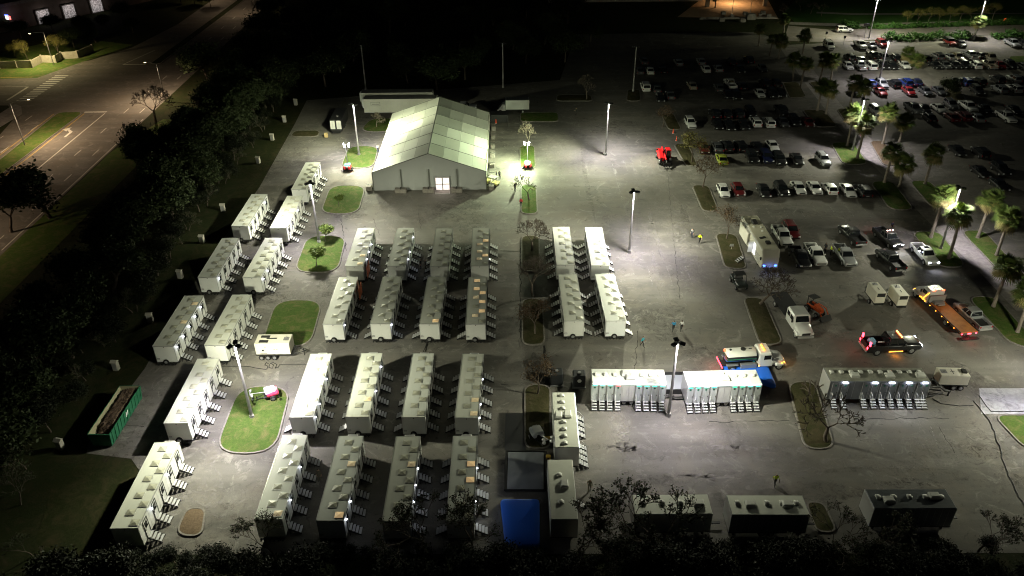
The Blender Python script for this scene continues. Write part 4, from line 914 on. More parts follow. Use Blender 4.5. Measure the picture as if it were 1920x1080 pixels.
mb = MB(); pp = [Vector(p)-c for p in gp((947,921),(1022,921),(1023,849),(950,848))]
mb.tube([Vector((p.x, p.y, .14)) for p in pp+[pp[0]]], .14, 8); inst('berm', mb.mesh('berm', M_BLACK), o)
def blue_bag(uv, h, label, seed):
    pts = rpoly(gp(*uv), .5, 3); n = len(pts); c2 = sum(pts, Vector((0,0)))/n; q = random.Random(seed); mb = MB(); rings = []
    for s, z in ((1, 0), (1.02, h*.5), (1, h*.92), (.93, h), (.5, h*1.03), (.1, h*1.03)): rings.append([(( p.x-c2.x)*s, (p.y-c2.y)*s, z+(q.uniform(-.02,.02) if z else 0)) for p in pts])
    mb.loft(rings, 0, True); tag(inst('blue_tarp', mb.mesh('blue_tarp', M_BLUE), None, (c2.x, c2.y, 0)), label, 'tarp', 'blue tarps')
blue_bag([(948,1030),(1012,1030),(1011,941),(938,942)], .5, 'bright blue tarp among dark shrubs at the bottom', 1)
blue_bag([(1355,700),(1455,730),(1438,690),(1352,690)], .55, 'blue tarp laid behind the right white restroom trailer', 2)
rumple('ground_mat', gp((946,845),(986,845),(984,775),(948,775)), .03, 'dark mat on the asphalt beside the dark island', M_DTARP, 6, .01, 4, 'mat')
t = thing('tank_berm', 'black walled tank berm between the two white restroom trailers', 'berm', G(1262,722))
mb = MB(); mb.box(-1.7, 1.7, -1.6, 1.6, .02, .3, 1)
for a in ((-1.8,-1.7,-1.7,1.7),(1.7,1.8,-1.7,1.7),(-1.7,1.7,1.6,1.7),(-1.7,1.7,-1.7,-1.6)): mb.box(a[0], a[1], a[2], a[3], 0, .7, 0)
inst('berm_wall', mb.mesh('berm_wall', [M_BLACK, M_GTARP]), t)
for (u, v), l in (((1043,718), 'left of the two behind the end-on restroom trailer'), ((1085,722), 'right of the two, with a round white badge')):
    t = thing('water_tank', 'black square water tank, '+l, 'tank', G(u, v), 0, 'black water tanks'); mb = MB(); mb.bbox(-.75, .75, -.7, .7, .15, 1.9, .12, 0); mb.box(-.8, .8, -.75, .75, 0, .14, 1); mb.cyl((0,0,1.9), (0,0,2.02), .22, .2, 12, 1); inst('shell', mb.mesh('shell', [mat('tank_black', (.02,.022,.024), .4), M_GREY]), t)
    if v > 720: mb = MB(); mb.cyl((0,-.72,1.2), (0,-.70,1.2), .25, .25, 14); inst('badge', mb.mesh('badge', mat('notice_white', (.75,.75,.72), .6)), t)
for k, (u, v) in enumerate(((1027,825),(1028,860))):
    mb = MB(); mb.bbox(-.25, .25, -.2, .2, 0, .45, .04); mb.box(-.12, .12, -.21, -.2, .1, .3, 1)
    tag(inst('junction_box', mb.mesh('junction_box', [mat('box_yellow', (.55,.38,.06), .5), M_BLACK]), None, G(u, v)), 'yellow junction box beside the end-on restroom trailer, '+('farther' if k == 0 else 'nearer')+' one', 'junction box', 'yellow junction boxes')
def m_ped():
    mb = MB(); mb.bbox(-.36, .36, -.3, .3, 0, 1.25, .04, 0); mb.add([(-.42,-.36,1.25),(.42,-.36,1.25),(.42,.36,1.25),(-.42,.36,1.25),(-.42,.0,1.5),(.42,.0,1.5)], [(0,1,5,4),(2,3,4,5),(0,4,3),(1,2,5),(0,3,2,1)], 0); mb.box(-.28, .28, -.312, -.3, .2, 1.1, 1)
    return mb.mesh('utility_pedestal', [speckle('pedestal_paint', (.36,.34,.29), (.46,.44,.39), 3), M_TRIM])
for k, (u, v) in enumerate(((115,841),(219,693),(283,603),(339,521),(380,455),(419,396),(485,306),(511,263),(534,229),(555,197))):
    tag(inst('utility_pedestal', cached('ped', m_ped), None, G(u, v), (0, 0, R(-12+7*(k % 3)))), 'pale utility pedestal along the left verge, %s from the front' % ORD[k], 'pedestal', 'pedestals along the left verge')
M_CABLE = mat('cable_black', (.012,.012,.012), .6)
def cable(pts, label, r=.035, amp=.1, seed=1):
    pp = wob([G(u, v) for u, v in pts], amp, .45, seed); c = pp[0]; mb = MB()
    mb.tube([Vector((p.x-c.x, p.y-c.y, r+.006)) for p in pp], r, 5); tag(inst('cable', mb.mesh('cable', M_CABLE), None, (c.x, c.y, 0)), label, 'cable', 'power cables on the asphalt')
cable([(417,687),(470,688),(487,692),(500,693),(503,688),(497,684),(500,680),(506,684),(504,690),(511,691),(513,684),(507,682),(513,680),(519,684),(516,691),(522,689),(524,684),(545,684),(580,684)], 'black cable looping in front of the cream three-axle generator', .04, .05, 3)
cable([(1826,752),(1845,775),(1865,810),(1885,880),(1905,920),(1925,960)], 'black cable running down the right edge from the tan generator', .045, .12, 4)
cable([(1748,748),(1765,758),(1790,761),(1825,761)], 'black cable sagging below the goose-neck hitch', .04, .08, 5)
cable([(1835,742),(1858,772),(1930,772)], 'black cable along the edge of the pale concrete apron', .04, .06, 6)
cable([(1022,648),(1027,690),(1022,722)], 'black cable between the dark islands', .04, .1, 7)
cable([(800,643),(798,660),(795,668)], 'short black cable behind the third row of trailers', .04, .1, 8)
# leaflet rack: small white signs and stools on islands
for (u, v), l in (((1371,467), 'small white sign board on the dry island left of the motorhome'),):
    mb = MB(); mb.box(-.3, .3, -.02, .02, .5, .9); mb.box(-.03, .03, -.02, .02, 0, .5); tag(inst('sign_board', mb.mesh('sign_board', mat('notice_white', (.75,.75,.72), .6)), None, G(u, v, .2)), l, 'sign')
# ================================================================== road vehicles
def paint(name, col, metal=.2): return mat('paint_'+name, col, .32, metal, .5, .6)
PAINT = dict(white=paint('white', (.68,.68,.66), 0), silver=paint('silver', (.38,.39,.40), .5), grey=paint('grey', (.12,.125,.13), .4), black=paint('black', (.012,.012,.013), 0), red=paint('red', (.26,.016,.018), .1), darkred=paint('darkred', (.11,.012,.014), .1),
             blue=paint('blue', (.012,.03,.16), .2), navy=paint('navy', (.008,.012,.05), .2), lime=paint('lime', (.36,.42,.06), .1), tan=paint('tan', (.34,.3,.24), .1))
M_HL = mat('headlamp_lens', (.75,.78,.8), .1, 0, .6); M_TLR = mat('tail_lens', (.35,.01,.015), .15, 0, .6)
M_HLON = glow('headlamp_on', (.75,.82,1), 40); M_TLON = glow('tail_on', (1,.03,.05), 14); M_AMB = glow('amber_on', (1,.32,.03), 6); M_BLUEON = glow('blue_lamp', (.03,.10,1), 16); M_REDON = glow('red_lamp', (1,.06,.02), 9)
KIND = {  # length, width, hood, belt, roof, cabin base rear/front, roof rear/front, wheel r, wheelbase/2
 'sedan': dict(L=4.75, W=1.84, hood=.86, trunk=.98, belt=.96, top=1.45, cb=(-1.85, 1.05), rt=(-.95, .22), r=.33, wb=1.38),
 'hatchback': dict(L=4.3, W=1.8, hood=.88, trunk=1.0, belt=.98, top=1.5, cb=(-2.0, 1.0), rt=(-1.45, .15), r=.33, wb=1.3),
 'SUV': dict(L=4.75, W=1.9, hood=1.02, trunk=1.08, belt=1.08, top=1.72, cb=(-2.25, 1.0), rt=(-1.95, .2), r=.37, wb=1.4),
 'van': dict(L=5.0, W=1.95, hood=1.05, trunk=1.1, belt=1.08, top=1.85, cb=(-2.4, 1.5), rt=(-2.25, .55), r=.35, wb=1.5),
 'jeep': dict(L=4.2, W=1.85, hood=1.12, trunk=1.1, belt=1.15, top=1.85, cb=(-2.0, .55), rt=(-1.95, .35), r=.42, wb=1.25),
 'pickup': dict(L=5.9, W=2.0, hood=1.18, trunk=1.2, belt=1.18, top=1.9, cb=(-.75, 1.35), rt=(-.6, .62), r=.42, wb=1.85)}
def m_car(kind):
    k = KIND[kind]; L, W = k['L']/2, k['W']/2; mb = MB()
    def ring(y, w, zb, zt, cr):
        P = [(w*.9, zb), (w, zb+.18), (w*1.0, zt-.16), (w*.93, zt-.03), (w*.6, zt+cr), (0, zt+cr*1.4)]
        return [(x, y, z) for x, z in P]+[(-x, y, z) for x, z in reversed(P[:-1])]
    zb = .26 if kind not in ('pickup', 'jeep') else .42
    if kind == 'pickup':
        st = [(-.78, W, zb, k['belt'], .01), (.3, W, zb, k['belt'], .01), (1.2, W, zb, k['belt'], .01), (1.5, W*.99, zb, k['hood'], .03), (L-.35, W*.97, zb, k['hood']-.06, .03), (L-.08, W*.93, zb+.02, k['hood']-.14, .01), (L, W*.86, zb+.1, k['hood']-.3, 0)]
        mb.loft([ring(*s) for s in st], 0, True)
        mb.box(-W*.94, W*.94, -L+.05, -.78, zb, .78, 1)
        for s in (-1, 1): mb.bbox(*( (W-.14, W) if s > 0 else (-W, -W+.14)), -L+.02, -.76, zb+.1, 1.2, .04, 0)
        mb.bbox(-W+.12, W-.12, -L, -L+.1, zb+.2, 1.18, .03, 0); mb.box(-W*.9, W*.9, -L-.12, -L, .5, .68, 2)
    else:
        c1, c0 = k['cb'][1], k['cb'][0]
        st = [(-L, W*.86, zb+.12, k['trunk']-.3, 0), (-L+.08, W*.94, zb+.02, k['trunk']-.08, .01), (-L+.4, W*.99, zb, k['trunk'], .02), (c0+.3, W, zb, k['belt']+.01, .02), (c1-.3, W, zb, k['belt'], .02), (c1+.1, W*.99, zb, k['belt']-.03, .03),
              (L-.5, W*.96, zb, k['hood']-.04, .03), (L-.14, W*.91, zb+.02, k['hood']-.16, .01), (L, W*.8, zb+.12, k['hood']-.34, 0)]
        mb.loft([ring(*s) for s in st], 0, True)
    # cabin shell
    b0, b1 = k['cb']; r0, r1 = k['rt']; zb2, zt = k['belt']-.06, k['top']; wr = W*(.76 if kind not in ('jeep', 'van') else .88)
    def cr(z, y0, y1, w, dz=0): return [(-w, y0, z), (-w*.55, y0-.05, z+dz), (w*.55, y0-.05, z+dz), (w, y0, z), (w, y1, z), (w*.55, y1+.08, z+dz), (-w*.55, y1+.08, z+dz), (-w, y1, z)]
    mb.loft([cr(zb2, b0, b1, W*.95), cr(zt-.05, r0, r1, wr), cr(zt, r0+.12, r1-.12, wr*.88, .02), cr(zt+.015, r0+.5, r1-.4, wr*.4, .01)], 3 if kind == 'jeep' else 0, False)
    # black sills, grille, arches
    mb.box(-W*.7, W*.7, L-.02, L+.012, zb+.22, zb+.42, 1); mb.box(-W*.86, W*.86, -.9*k['wb'], .9*k['wb'], zb-.05, zb+.02, 1)
    for s in (-1, 1):
        for y in (-k['wb'], k['wb']):
            n = 12; R_ = k['r']+.09; xx = s*(W+.006)
            mb.add([(xx, y+R_*math.cos(math.pi*i/n), k['r']+R_*math.sin(math.pi*i/n)) for i in range(n+1)], [tuple(range(n+1)) if s > 0 else tuple(reversed(range(n+1)))], 1)
        mb.bbox(*((W-.02, W+.2) if s > 0 else (-W-.2, -W+.02)), b1-.45, b1-.3, k['belt']-.02, k['belt']+.15, .03, 0)
        mb.box(s*(W+.004)-.006, s*(W+.004)+.006, -.1, .06, k['belt']-.17, k['belt']-.13, 1)
    if kind in ('SUV', 'van'):
        for s in (-1, 1): mb.box(s*wr*.8-.02, s*wr*.8+.02, r0+.2, r1-.2, zt+.02, zt+.06, 1)
    mb.box(-.25, .25, -L-.012, -L+.02, .62, .76, 2)
    return mb.mesh('body', [PAINT['white'], M_BLACK, M_TRIM, M_BLACK])
def m_cglass(kind, which):
    k = KIND[kind]; W = k['W']/2; b0, b1 = k['cb']; r0, r1 = k['rt']; zb, zt = k['belt']-.06, k['top']-.05; wr = W*(.76 if kind not in ('jeep', 'van') else .88); wb = W*.95; mb = MB()
    def P(x, y): return None
    def panel(A, B, Cc, Dd, n, e=.012, i0=.07, i1=.06, m=0):   # inset quad, pushed out
        A, B, Cc, Dd = [Vector(v) for v in (A, B, Cc, Dd)]
        lo0, lo1 = A.lerp(B, i0), A.lerp(B, 1-i0); hi0, hi1 = Dd.lerp(Cc, i0), Dd.lerp(Cc, 1-i0)
        q = [lo0.lerp(hi0, .14), lo1.lerp(hi1, .14), lo1.lerp(hi1, .93), lo0.lerp(hi0, .93)]
        n = Vector(n).normalized(); mb.add([p+n*e for p in q]+[p-n*.01 for p in q], [(0,1,2,3),(0,4,5,1),(1,5,6,2),(2,6,7,3),(3,7,4,0)], m)
    if which == 'f': panel((wb, b1+.04, zb), (-wb, b1+.04, zb), (-wr, r1+.04, zt), (wr, r1+.04, zt), (0, zt-zb, b1-r1), .045)
    elif which == 'r': panel((-wb, b0-.03, zb), (wb, b0-.03, zb), (wr, r0-.03, zt), (-wr, r0-.03, zt), (0, -(zt-zb), r0-b0), .035)
    else:
        s = 1 if which == 'R' else -1
        ym0 = b0+(b1-b0)*.5; 
        for ya, yb, ta, tb in ((b0+.12, ym0-.06, r0+.02, (r0+r1)/2-.05), (ym0+.04, b1-.1, (r0+r1)/2+.03, r1-.0)):
            A, B, Cc, Dd = (s*wb, ya, zb), (s*wb, yb, zb), (s*wr, tb, zt), (s*wr, ta, zt)
            panel(A, B, Cc, Dd, (s*(zt-zb), 0, wb-wr), .015, .03)
            if s < 0: pass
    return mb.mesh({'f': 'windscreen', 'r': 'rear_window', 'L': 'side_window', 'R': 'side_window'}[which], M_GLASS)
def m_clamp(kind, rear):
    k = KIND[kind]; L, W = k['L']/2, k['W']/2; mb = MB()
    if rear: mb.bbox(-.09, .09, -.03, .06, -.14, .14, .02)
    else: mb.bbox(-.17, .17, -.08, .04, -.08, .08, .025)
    return mb.mesh('tail_light' if rear else 'headlight', M_TLR if rear else M_HL)
CARN = {}
def car(kind, col, loc, rz, label, group, on=False, tail=False, detail=True):
    k = KIND[kind]; L, W = k['L']/2, k['W']/2
    nm = {'sedan': 'parked_car', 'hatchback': 'parked_car', 'SUV': 'parked_suv', 'van': 'parked_van', 'jeep': 'parked_suv', 'pickup': 'pickup_truck'}[kind]
    t = thing(nm, label, {'sedan': 'car', 'hatchback': 'car', 'SUV': 'SUV', 'van': 'van', 'jeep': 'SUV', 'pickup': 'pickup truck'}[kind], loc, rz, group)
    inst('body', cached(('car', kind), lambda: m_car(kind)), t, mats={0: PAINT[col]})
    for wch, n in (('f', 'windscreen'), ('r', 'rear_window'), ('L', 'side_window'), ('R', 'side_window')): inst(n, cached(('cg', kind, wch), lambda: m_cglass(kind, wch)), t)
    for s in (-1, 1):
        for y in (-k['wb'], k['wb']): wheel(t, (s*(W-.1), y, k['r']), k['r'], .23)
        inst('headlight', cached(('hl', kind, 0), lambda: m_clamp(kind, False)), t, (s*W*.68, L-.015, k['hood']-.25), (0, 0, 0), {0: M_HLON} if on else None)
        inst('tail_light', cached(('tl', kind, 1), lambda: m_clamp(kind, True)), t, (s*W*.82, -L+.0, k['trunk']-.25), (0, 0, 0), {0: M_TLON} if tail else None)
    return t
S_, H_, U_, V_, J_, P_ = 'sedan', 'hatchback', 'SUV', 'van', 'jeep', 'pickup'
def row(items, phrase, group):
    items = sorted(items, key=lambda i: i[0])
    for n, it in enumerate(items):
        u, v, kind, col, face = it[:5]; g = G(u, v, .6); word = {'darkred': 'dark red', 'lime': 'yellow-green', 'navy': 'dark blue'}.get(col, col)
        ordn = ORD[n] if n < len(ORD) else 'last'
        car(kind, col, (g.x, g.y, 0), (math.pi if face < 0 else 0)+R(rnd.uniform(-2, 2)), '%s %s, %s from the left in %s' % (word, kind, ordn, phrase), group)
row([(1356,358,H_,'white',-1),(1384,356,H_,'darkred',-1),(1432,357,S_,'black',-1),(1465,356,U_,'black',-1),(1497,352,S_,'white',-1),(1527,352,S_,'white',-1),(1555,353,H_,'white',1),(1590,357,S_,'white',-1),(1618,358,U_,'black',1)], 'the lit row above the motorhome', 'cars in the row above the motorhome')
row([(1353,298,S_,'lime',1),(1410,295,U_,'black',-1),(1437,295,U_,'navy',-1),(1461,299,U_,'black',-1),(1494,298,S_,'black',-1),(1543,300,U_,'silver',-1)], 'the yellow-green car row', 'cars in the row with the yellow-green car')
row([(1319,277,S_,'darkred',-1),(1345,275,S_,'grey',1),(1363,274,U_,'black',1),(1388,274,U_,'black',1),(1420,276,S_,'black',-1),(1448,273,S_,'white',-1)], 'the row behind the yellow-green car', 'cars in the row behind the yellow-green car')
row([(1294,231,U_,'white',-1),(1345,233,S_,'black',-1),(1367,235,S_,'black',-1),(1394,234,S_,'black',-1),(1416,229,U_,'white',1),(1441,230,U_,'white',1),(1468,229,S_,'grey',-1),(1489,227,U_,'black',-1),(1515,229,S_,'darkred',-1)], 'the dim row of white SUVs', 'cars in the dim row with two white SUVs')
row([(1340,214,U_,'black',1),(1361,214,U_,'black',1),(1384,213,U_,'black',1),(1407,211,U_,'black',-1),(1466,209,P_,'black',-1)], 'the black row behind the two white SUVs', 'dark cars behind the two white SUVs')
row([(1238,183,S_,'black',-1),(1256,178,S_,'grey',1),(1365,177,S_,'black',-1),(1381,180,U_,'black',-1),(1424,175,S_,'white',-1),(1449,176,U_,'black',-1),(1464,174,S_,'black',-1)], 'the very dark row left of the palm walk', 'cars in the very dark row')
row([(1210,163,V_,'white',1),(1231,166,S_,'grey',1),(1297,160,S_,'tan',1),(1348,164,S_,'grey',1),(1369,158,P_,'white',1),(1391,161,S_,'black',1),(1434,156,U_,'black',1),(1454,156,U_,'black',1)], 'the unlit row with the white van', 'cars in the unlit row with a white van')
row([(1199,132,S_,'grey',1),(1218,132,S_,'white',1),(1323,129,S_,'white',1),(1346,128,S_,'silver',1),(1387,130,S_,'black',-1),(1429,128,S_,'grey',-1),(1243,131,S_,'black',1)], 'the farthest but one unlit row', 'cars in the farthest but one unlit row')
row([(1207,114,S_,'grey',1),(1272,117,S_,'silver',1),(1314,115,S_,'silver',1),(1371,116,U_,'black',1),(1404,113,U_,'black',1)], 'the farthest unlit row', 'cars in the farthest unlit row')
row([(1554,86,V_,'white',-1),(1613,85,P_,'white',-1),(1634,85,S_,'grey',-1),(1653,82,U_,'red',-1),(1781,80,J_,'red',-1),(1801,82,S_,'black',-1),(1898,82,P_,'silver',-1),(1919,83,P_,'black',-1)], 'the top row under the access road hedge', 'cars in the row under the hedge')
row([(1593,108,U_,'black',1),(1613,112,S_,'silver',1),(1637,106,P_,'black',1),(1656,109,P_,'grey',-1),(1677,109,U_,'black',1),(1736,110,S_,'black',1),(1758,106,U_,'grey',1),(1780,106,S_,'silver',1),(1794,108,P_,'tan',-1),(1820,105,P_,'silver',1),(1838,104,S_,'black',1),(1856,109,P_,'tan',-1)], 'the second row below the hedge', 'cars in the second row below the hedge')
row([(1590,124,H_,'white',-1),(1612,124,P_,'silver',1),(1632,124,V_,'white',1),(1655,123,U_,'black',-1),(1673,123,S_,'black',-1),(1696,122,S_,'white',-1),(1753,122,S_,'black',-1),(1772,122,S_,'grey',-1),(1790,122,S_,'black',-1),(1808,122,U_,'black',-1),(1828,122,U_,'white',1),(1854,122,P_,'tan',1),(1874,122,S_,'red',-1),(1894,122,U_,'black',-1),(1917,123,S_,'grey',1)], 'the third row below the hedge', 'cars in the third row below the hedge')
row([(1632,155,S_,'blue',1),(1653,158,U_,'silver',-1),(1676,157,U_,'black',1),(1698,155,U_,'blue',1),(1718,154,S_,'navy',1),(1799,152,S_,'black',1),(1810,154,U_,'blue',1),(1835,153,U_,'black',1),(1870,149,U_,'black',1),(1901,148,U_,'silver',1),(1919,149,S_,'black',1)], 'the row with blue cars beside the palms', 'cars in the row with blue cars')
row([(1604,172,S_,'black',-1),(1651,172,S_,'red',-1),(1704,171,S_,'red',-1),(1735,171,S_,'grey',-1),(1761,170,S_,'grey',-1),(1832,170,U_,'black',-1),(1874,167,U_,'silver',1),(1901,166,U_,'white',1),(1919,167,S_,'silver',1)], 'the row with two red cars beside the palms', 'cars in the row with two red cars')
row([(1712,204,P_,'grey',-1),(1733,204,S_,'black',-1),(1760,203,S_,'white',-1),(1783,197,U_,'grey',-1),(1815,201,P_,'white',-1),(1846,204,S_,'black',-1),(1901,206,S_,'black',-1)], 'the dim row right of the tall lit palms', 'cars in the dim row right of the lit palms')
row([(1642,208,U_,'silver',-1),(1742,220,S_,'black',1),(1784,219,S_,'darkred',1),(1806,218,U_,'darkred',1),(1831,220,S_,'silver',1),(1886,220,P_,'white',-1)], 'the dark row behind the tall lit palms', 'cars in the dark row behind the lit palms')
row([(1795,282,S_,'black',-1),(1838,286,U_,'black',1),(1838,322,S_,'black',-1),(1876,318,U_,'black',-1),(1873,346,S_,'black',-1)], 'the blackest corner above the right palms', 'cars in the blackest corner')
# individually placed vehicles
def placed(u, v, kind, col, deg, label, on=False, tail=False, z=.6):
    g = G(u, v, z); return car(kind, col, (g.x, g.y, 0), R(deg), label, None, on, tail)
car(U_, 'white', (G(1577,56).x, G(1577,60).y, 0), R(-90), 'white SUV driving along the access road', None)
placed(1483,433,U_,'darkred',180,'dark red SUV right of the motorhome')
placed(1466,443,P_,'white',180,'white pickup truck tucked behind the motorhome')
placed(1499,484,P_,'black',180,'black pickup truck beside the motorhome, left of the white one')
placed(1528,478,P_,'white',180,'white pickup truck with black sunroof right of the motorhome')
placed(1583,480,P_,'silver',180,'silver pickup truck with sunroof, middle of the emergency vehicles')
placed(1597,442,P_,'black',8,'black pickup truck tail on, above the silver sunroof pickup')
t = placed(1664,447,P_,'black',190,'black pickup truck with flashing roof lights and bright headlights', True, True)
mb = MB(); mb.box(-.7,.7,-.1,.1,1.92,2.0)
for k in range(3): mb.box(-.6+k*.45,-.45+k*.45,-.1,.1,2.0,2.1,1)
inst('light_bar', mb.mesh('light_bar', [M_BLACK, glow('bar_pink', (1,.6,.55), 6)]), t)
lamp_light(t, (0, 3.1, .8), 160, (.8,.85,1), R(110), .1, .8, (0, 1, -.25)); point(t, (-.8,-3.2,1.0), 25, (1,.05,.05))
placed(1669,488,P_,'black',8,'black pickup truck tail on, below the flashing black pickup')
t = placed(1733,478,P_,'white',182,'white pickup truck with headlights on beside the palm island', True, True)
lamp_light(t, (0, 3.1, .8), 120, (.75,.8,1), R(110), .1, .8, (0, 1, -.3))
mb = MB(); mb.box(-.35,.35,-.35,.25,1.92,1.935); inst('sunroof', mb.mesh('sunroof', M_GLASS), t)
t = placed(1822,594,P_,'silver',8,'silver pickup truck parked right of the flatbed tow truck')
# the black work truck, seen from its side
t = placed(1669,648,P_,'black',-90+4,'black work pickup with red tail lamps and orange roof bar', True, True); t.scale = (1.22,)*3
mb = MB(); mb.bbox(-.55,.2,-2.4,-1.7,.8,1.35,.12); inst('blue_tarp_load', mb.mesh('blue_tarp_load', mat('load_blue', (.16,.42,.62), .6)), t)
mb = MB(); mb.box(.2,.35,-1.6,-.95,1.2,1.3); inst('tool_tube', mb.mesh('tool_tube', mat('notice_white', (.75,.75,.72), .6)), t)
mb = MB()
for k in range(5): mb.bbox(-.6+k*.27,-.45+k*.27,.55,.68,1.93,2.05,.02)
inst('light_bar', mb.mesh('light_bar', glow('bar_orange', (1,.2,.06), 10)), t)
for x in (-.85, .85): mb = MB(); mb.bbox(-.12,.12,-.08,.08,-.25,.25,.04); inst('beacon', mb.mesh('beacon', M_TLON), t, (x,-2.75,1.45))
mb = MB(); mb.box(.98,1.02,-.6,.9,.42,.48); inst('running_light', mb.mesh('running_light', M_AMB), t)
lamp_light(t, (1.05,.15,.42), 60, (1,.32,.03), R(150), .3, .8, (.4,0,-1)); point(t, (0,-3.3,1.1), 13, (1,.12,.06), .2); point(t, (0,3.3,.9), 7, (1,.95,.9), .1)
# ================================================================== working trucks
M_CABW = paint('cab_white', (.62,.62,.6), 0)
def truck_cab(t, y0, mcab, crew=False, lamps=None):     # conventional bonnet cab, nose toward +y
    L = 2.6 if crew else 1.7
    def ring(y, w, zb, zt, c=.05): return [(-w, y, zb), (w, y, zb), (w, y, zt-.18), (w*.86, y, zt), (0, y, zt+c), (-w*.86, y, zt), (-w, y, zt-.18)]
    mb = MB(); mb.loft([ring(y0, 1.1, .75, 2.55), ring(y0+.1, 1.12, .7, 2.68), ring(y0+L-.35, 1.12, .7, 2.7), ring(y0+L+.05, 1.1, .7, 1.75)], 0, False)
    mb.loft([ring(y0+L, 1.08, .8, 1.72, .08), ring(y0+L+.5, 1.05, .75, 1.66, .1), ring(y0+L+1.3, .98, .7, 1.5, .1), ring(y0+L+1.65, .85, .72, 1.3, .06), ring(y0+L+1.75, .7, .8, 1.1, .02)], 0, True)
    for s in (-1, 1): mb.bbox(*((.8, 1.2) if s > 0 else (-1.2, -.8)), y0+L+.45, y0+L+1.6, .62, 1.08, .1, 0); mb.bbox(*((1.2, 1.42) if s > 0 else (-1.42, -1.2)), y0+L-.25, y0+L-.1, 1.7, 2.15, .03, 1)
    mb.box(-1.05, 1.05, y0+L+1.72, y0+L+1.9, .5, .72, 2); mb.box(-.55, .55, y0+L+1.755, y0+L+1.775, .85, 1.2, 1); mb.box(-1.0, 1.0, y0+.1, y0+L+1.5, .5, .78, 1)
    inst('cab', mb.mesh('cab', [mcab, M_BLACK, M_TRIM]), t)
    mb = MB(); y = y0+L; mb.add([(-.92,y+.06,1.82),(.92,y+.06,1.82),(.82,y-.26,2.55),(-.82,y-.26,2.55)], [(0,1,2,3)]); 
    inst('windscreen', mb.mesh('windscreen', M_GLASS), t)
    for s in (-1, 1):
        mb = MB()
        spans = ((y0+.25, y0+1.1), (y0+1.35, y0+L-.3)) if crew else ((y0+.55, y0+L-.28),)
        for a, b in spans: mb.box(*((1.121, 1.135) if s > 0 else (-1.135, -1.121)), a, b, 1.72, 2.35)
        inst('side_window', mb.mesh('side_window', M_GLASS), t)
        mb = MB(); mb.bbox(s*.92-.14, s*.92+.14, y0+L+1.55, y0+L+1.68, .92, 1.08, .02); inst('headlight', mb.mesh('headlight', lamps or M_HL), t)
        wheel(t, (s*1.0, y0+L+1.0, .5), .5, .3)
    return y0+L+1.75
# tanker truck
g = G(1403,685); t = thing('tanker_truck', 'white and blue septic tanker truck with amber and red lamps lit', 'truck', (g.x+.2, g.y-.1, 0), R(-90+5))
truck_cab(t, .55, M_CABW, False, M_AMB)
mb = MB(); n = 20; prof = lambda y, s: [(1.02*s*math.cos(2*math.pi*k/n), y, 1.95+.78*s*math.sin(2*math.pi*k/n)) for k in range(n)]
mb.loft([prof(-3.5, .6), prof(-3.42, .93), prof(-3.3, 1), prof(.15, 1), prof(.25, .93), prof(.3, .6)], 0, True)
tankm = NT('tank_paint'); sp = tankm.n('ShaderNodeSeparateXYZ'); tankm.l(tankm.co.outputs['Object'], sp.inputs[0]); mr = tankm.n('ShaderNodeMapRange'); mr.inputs[1].default_value = 1.1; mr.inputs[2].default_value = 2.8; tankm.l(sp.outputs['Z'], mr.inputs[0])
rp = tankm.ramp(mr.outputs[0], [(0, (.02,.15,.42)), (.33, (.02,.15,.42)), (.34, (.02,.02,.025)), (.45, (.04,.28,.12)), (.5, (.04,.28,.12)), (.51, (.02,.02,.025)), (.66, (.02,.02,.025)), (.67, (.62,.62,.58))]); rp.node.color_ramp.interpolation = 'CONSTANT'
inst('tank', mb.mesh('tank', tankm.out(rp, .3)), t)
mb = MB(); mb.cyl((0,-1.3,2.7), (0,-1.3,2.84), .32, .3, 14); mb.cyl((0,-2.9,2.7), (0,-2.9,2.8), .16, .16, 10); mb.box(-.05,.05,-.6,-.2,2.72,2.76); inst('hatch', mb.mesh('hatch', M_BLACK), t)
mb = MB(); mb.box(-.5,.5,-3.9,.7,.6,.8); mb.box(-1.1,1.1,-4.0,-3.8,.5,.7); mb.bbox(.7,1.15,-1.7,.35,.5,1.15,.05,1); mb.bbox(-1.15,-.7,-1.7,.35,.5,1.15,.05,1)
for s in (-1,1): mb.bbox(s*1.0-.2,s*1.0+.2,-3.5,-2.0,1.05,1.15,.04,1)
inst('chassis', mb.mesh('chassis', [M_BLACK, mat('box_steel', (.3,.31,.32), .4, .5)]), t)
for s in (-1, 1): wheel(t, (s*.95,-2.75,.5), .5, .45)
mb = MB()
for k in range(4): mb.bbox(-.6+k*.35,-.42+k*.35,1.1,1.25,2.72,2.9,.03)
inst('beacon_bar', mb.mesh('beacon_bar', M_AMB), t); mb = MB(); mb.bbox(-.25,.1,-3.7,-3.5,2.55,2.75,.03); inst('red_beacon', mb.mesh('red_beacon', M_REDON), t)
mb = MB()
for k in range(7): mb.bbox(-1.1+k*.34,-.9+k*.34,-4.1,-4.0,.75,.95,.03)
inst('tail_lamps', mb.mesh('tail_lamps', M_TLON), t); mb = MB(); mb.bbox(1.15,1.25,.5,.65,.8,.95,.03); mb.bbox(1.15,1.25,3.4,3.55,1.0,1.2,.03); inst('side_marker', mb.mesh('side_marker', M_AMB), t)
point(t, (0,-4.6,1.0), 30, (1,.08,.06), .2); point(t, (0,4.7,1.0), 30, (1,.5,.15), .15); point(t, (0,1.2,3.2), 8, (1,.4,.06), .1)
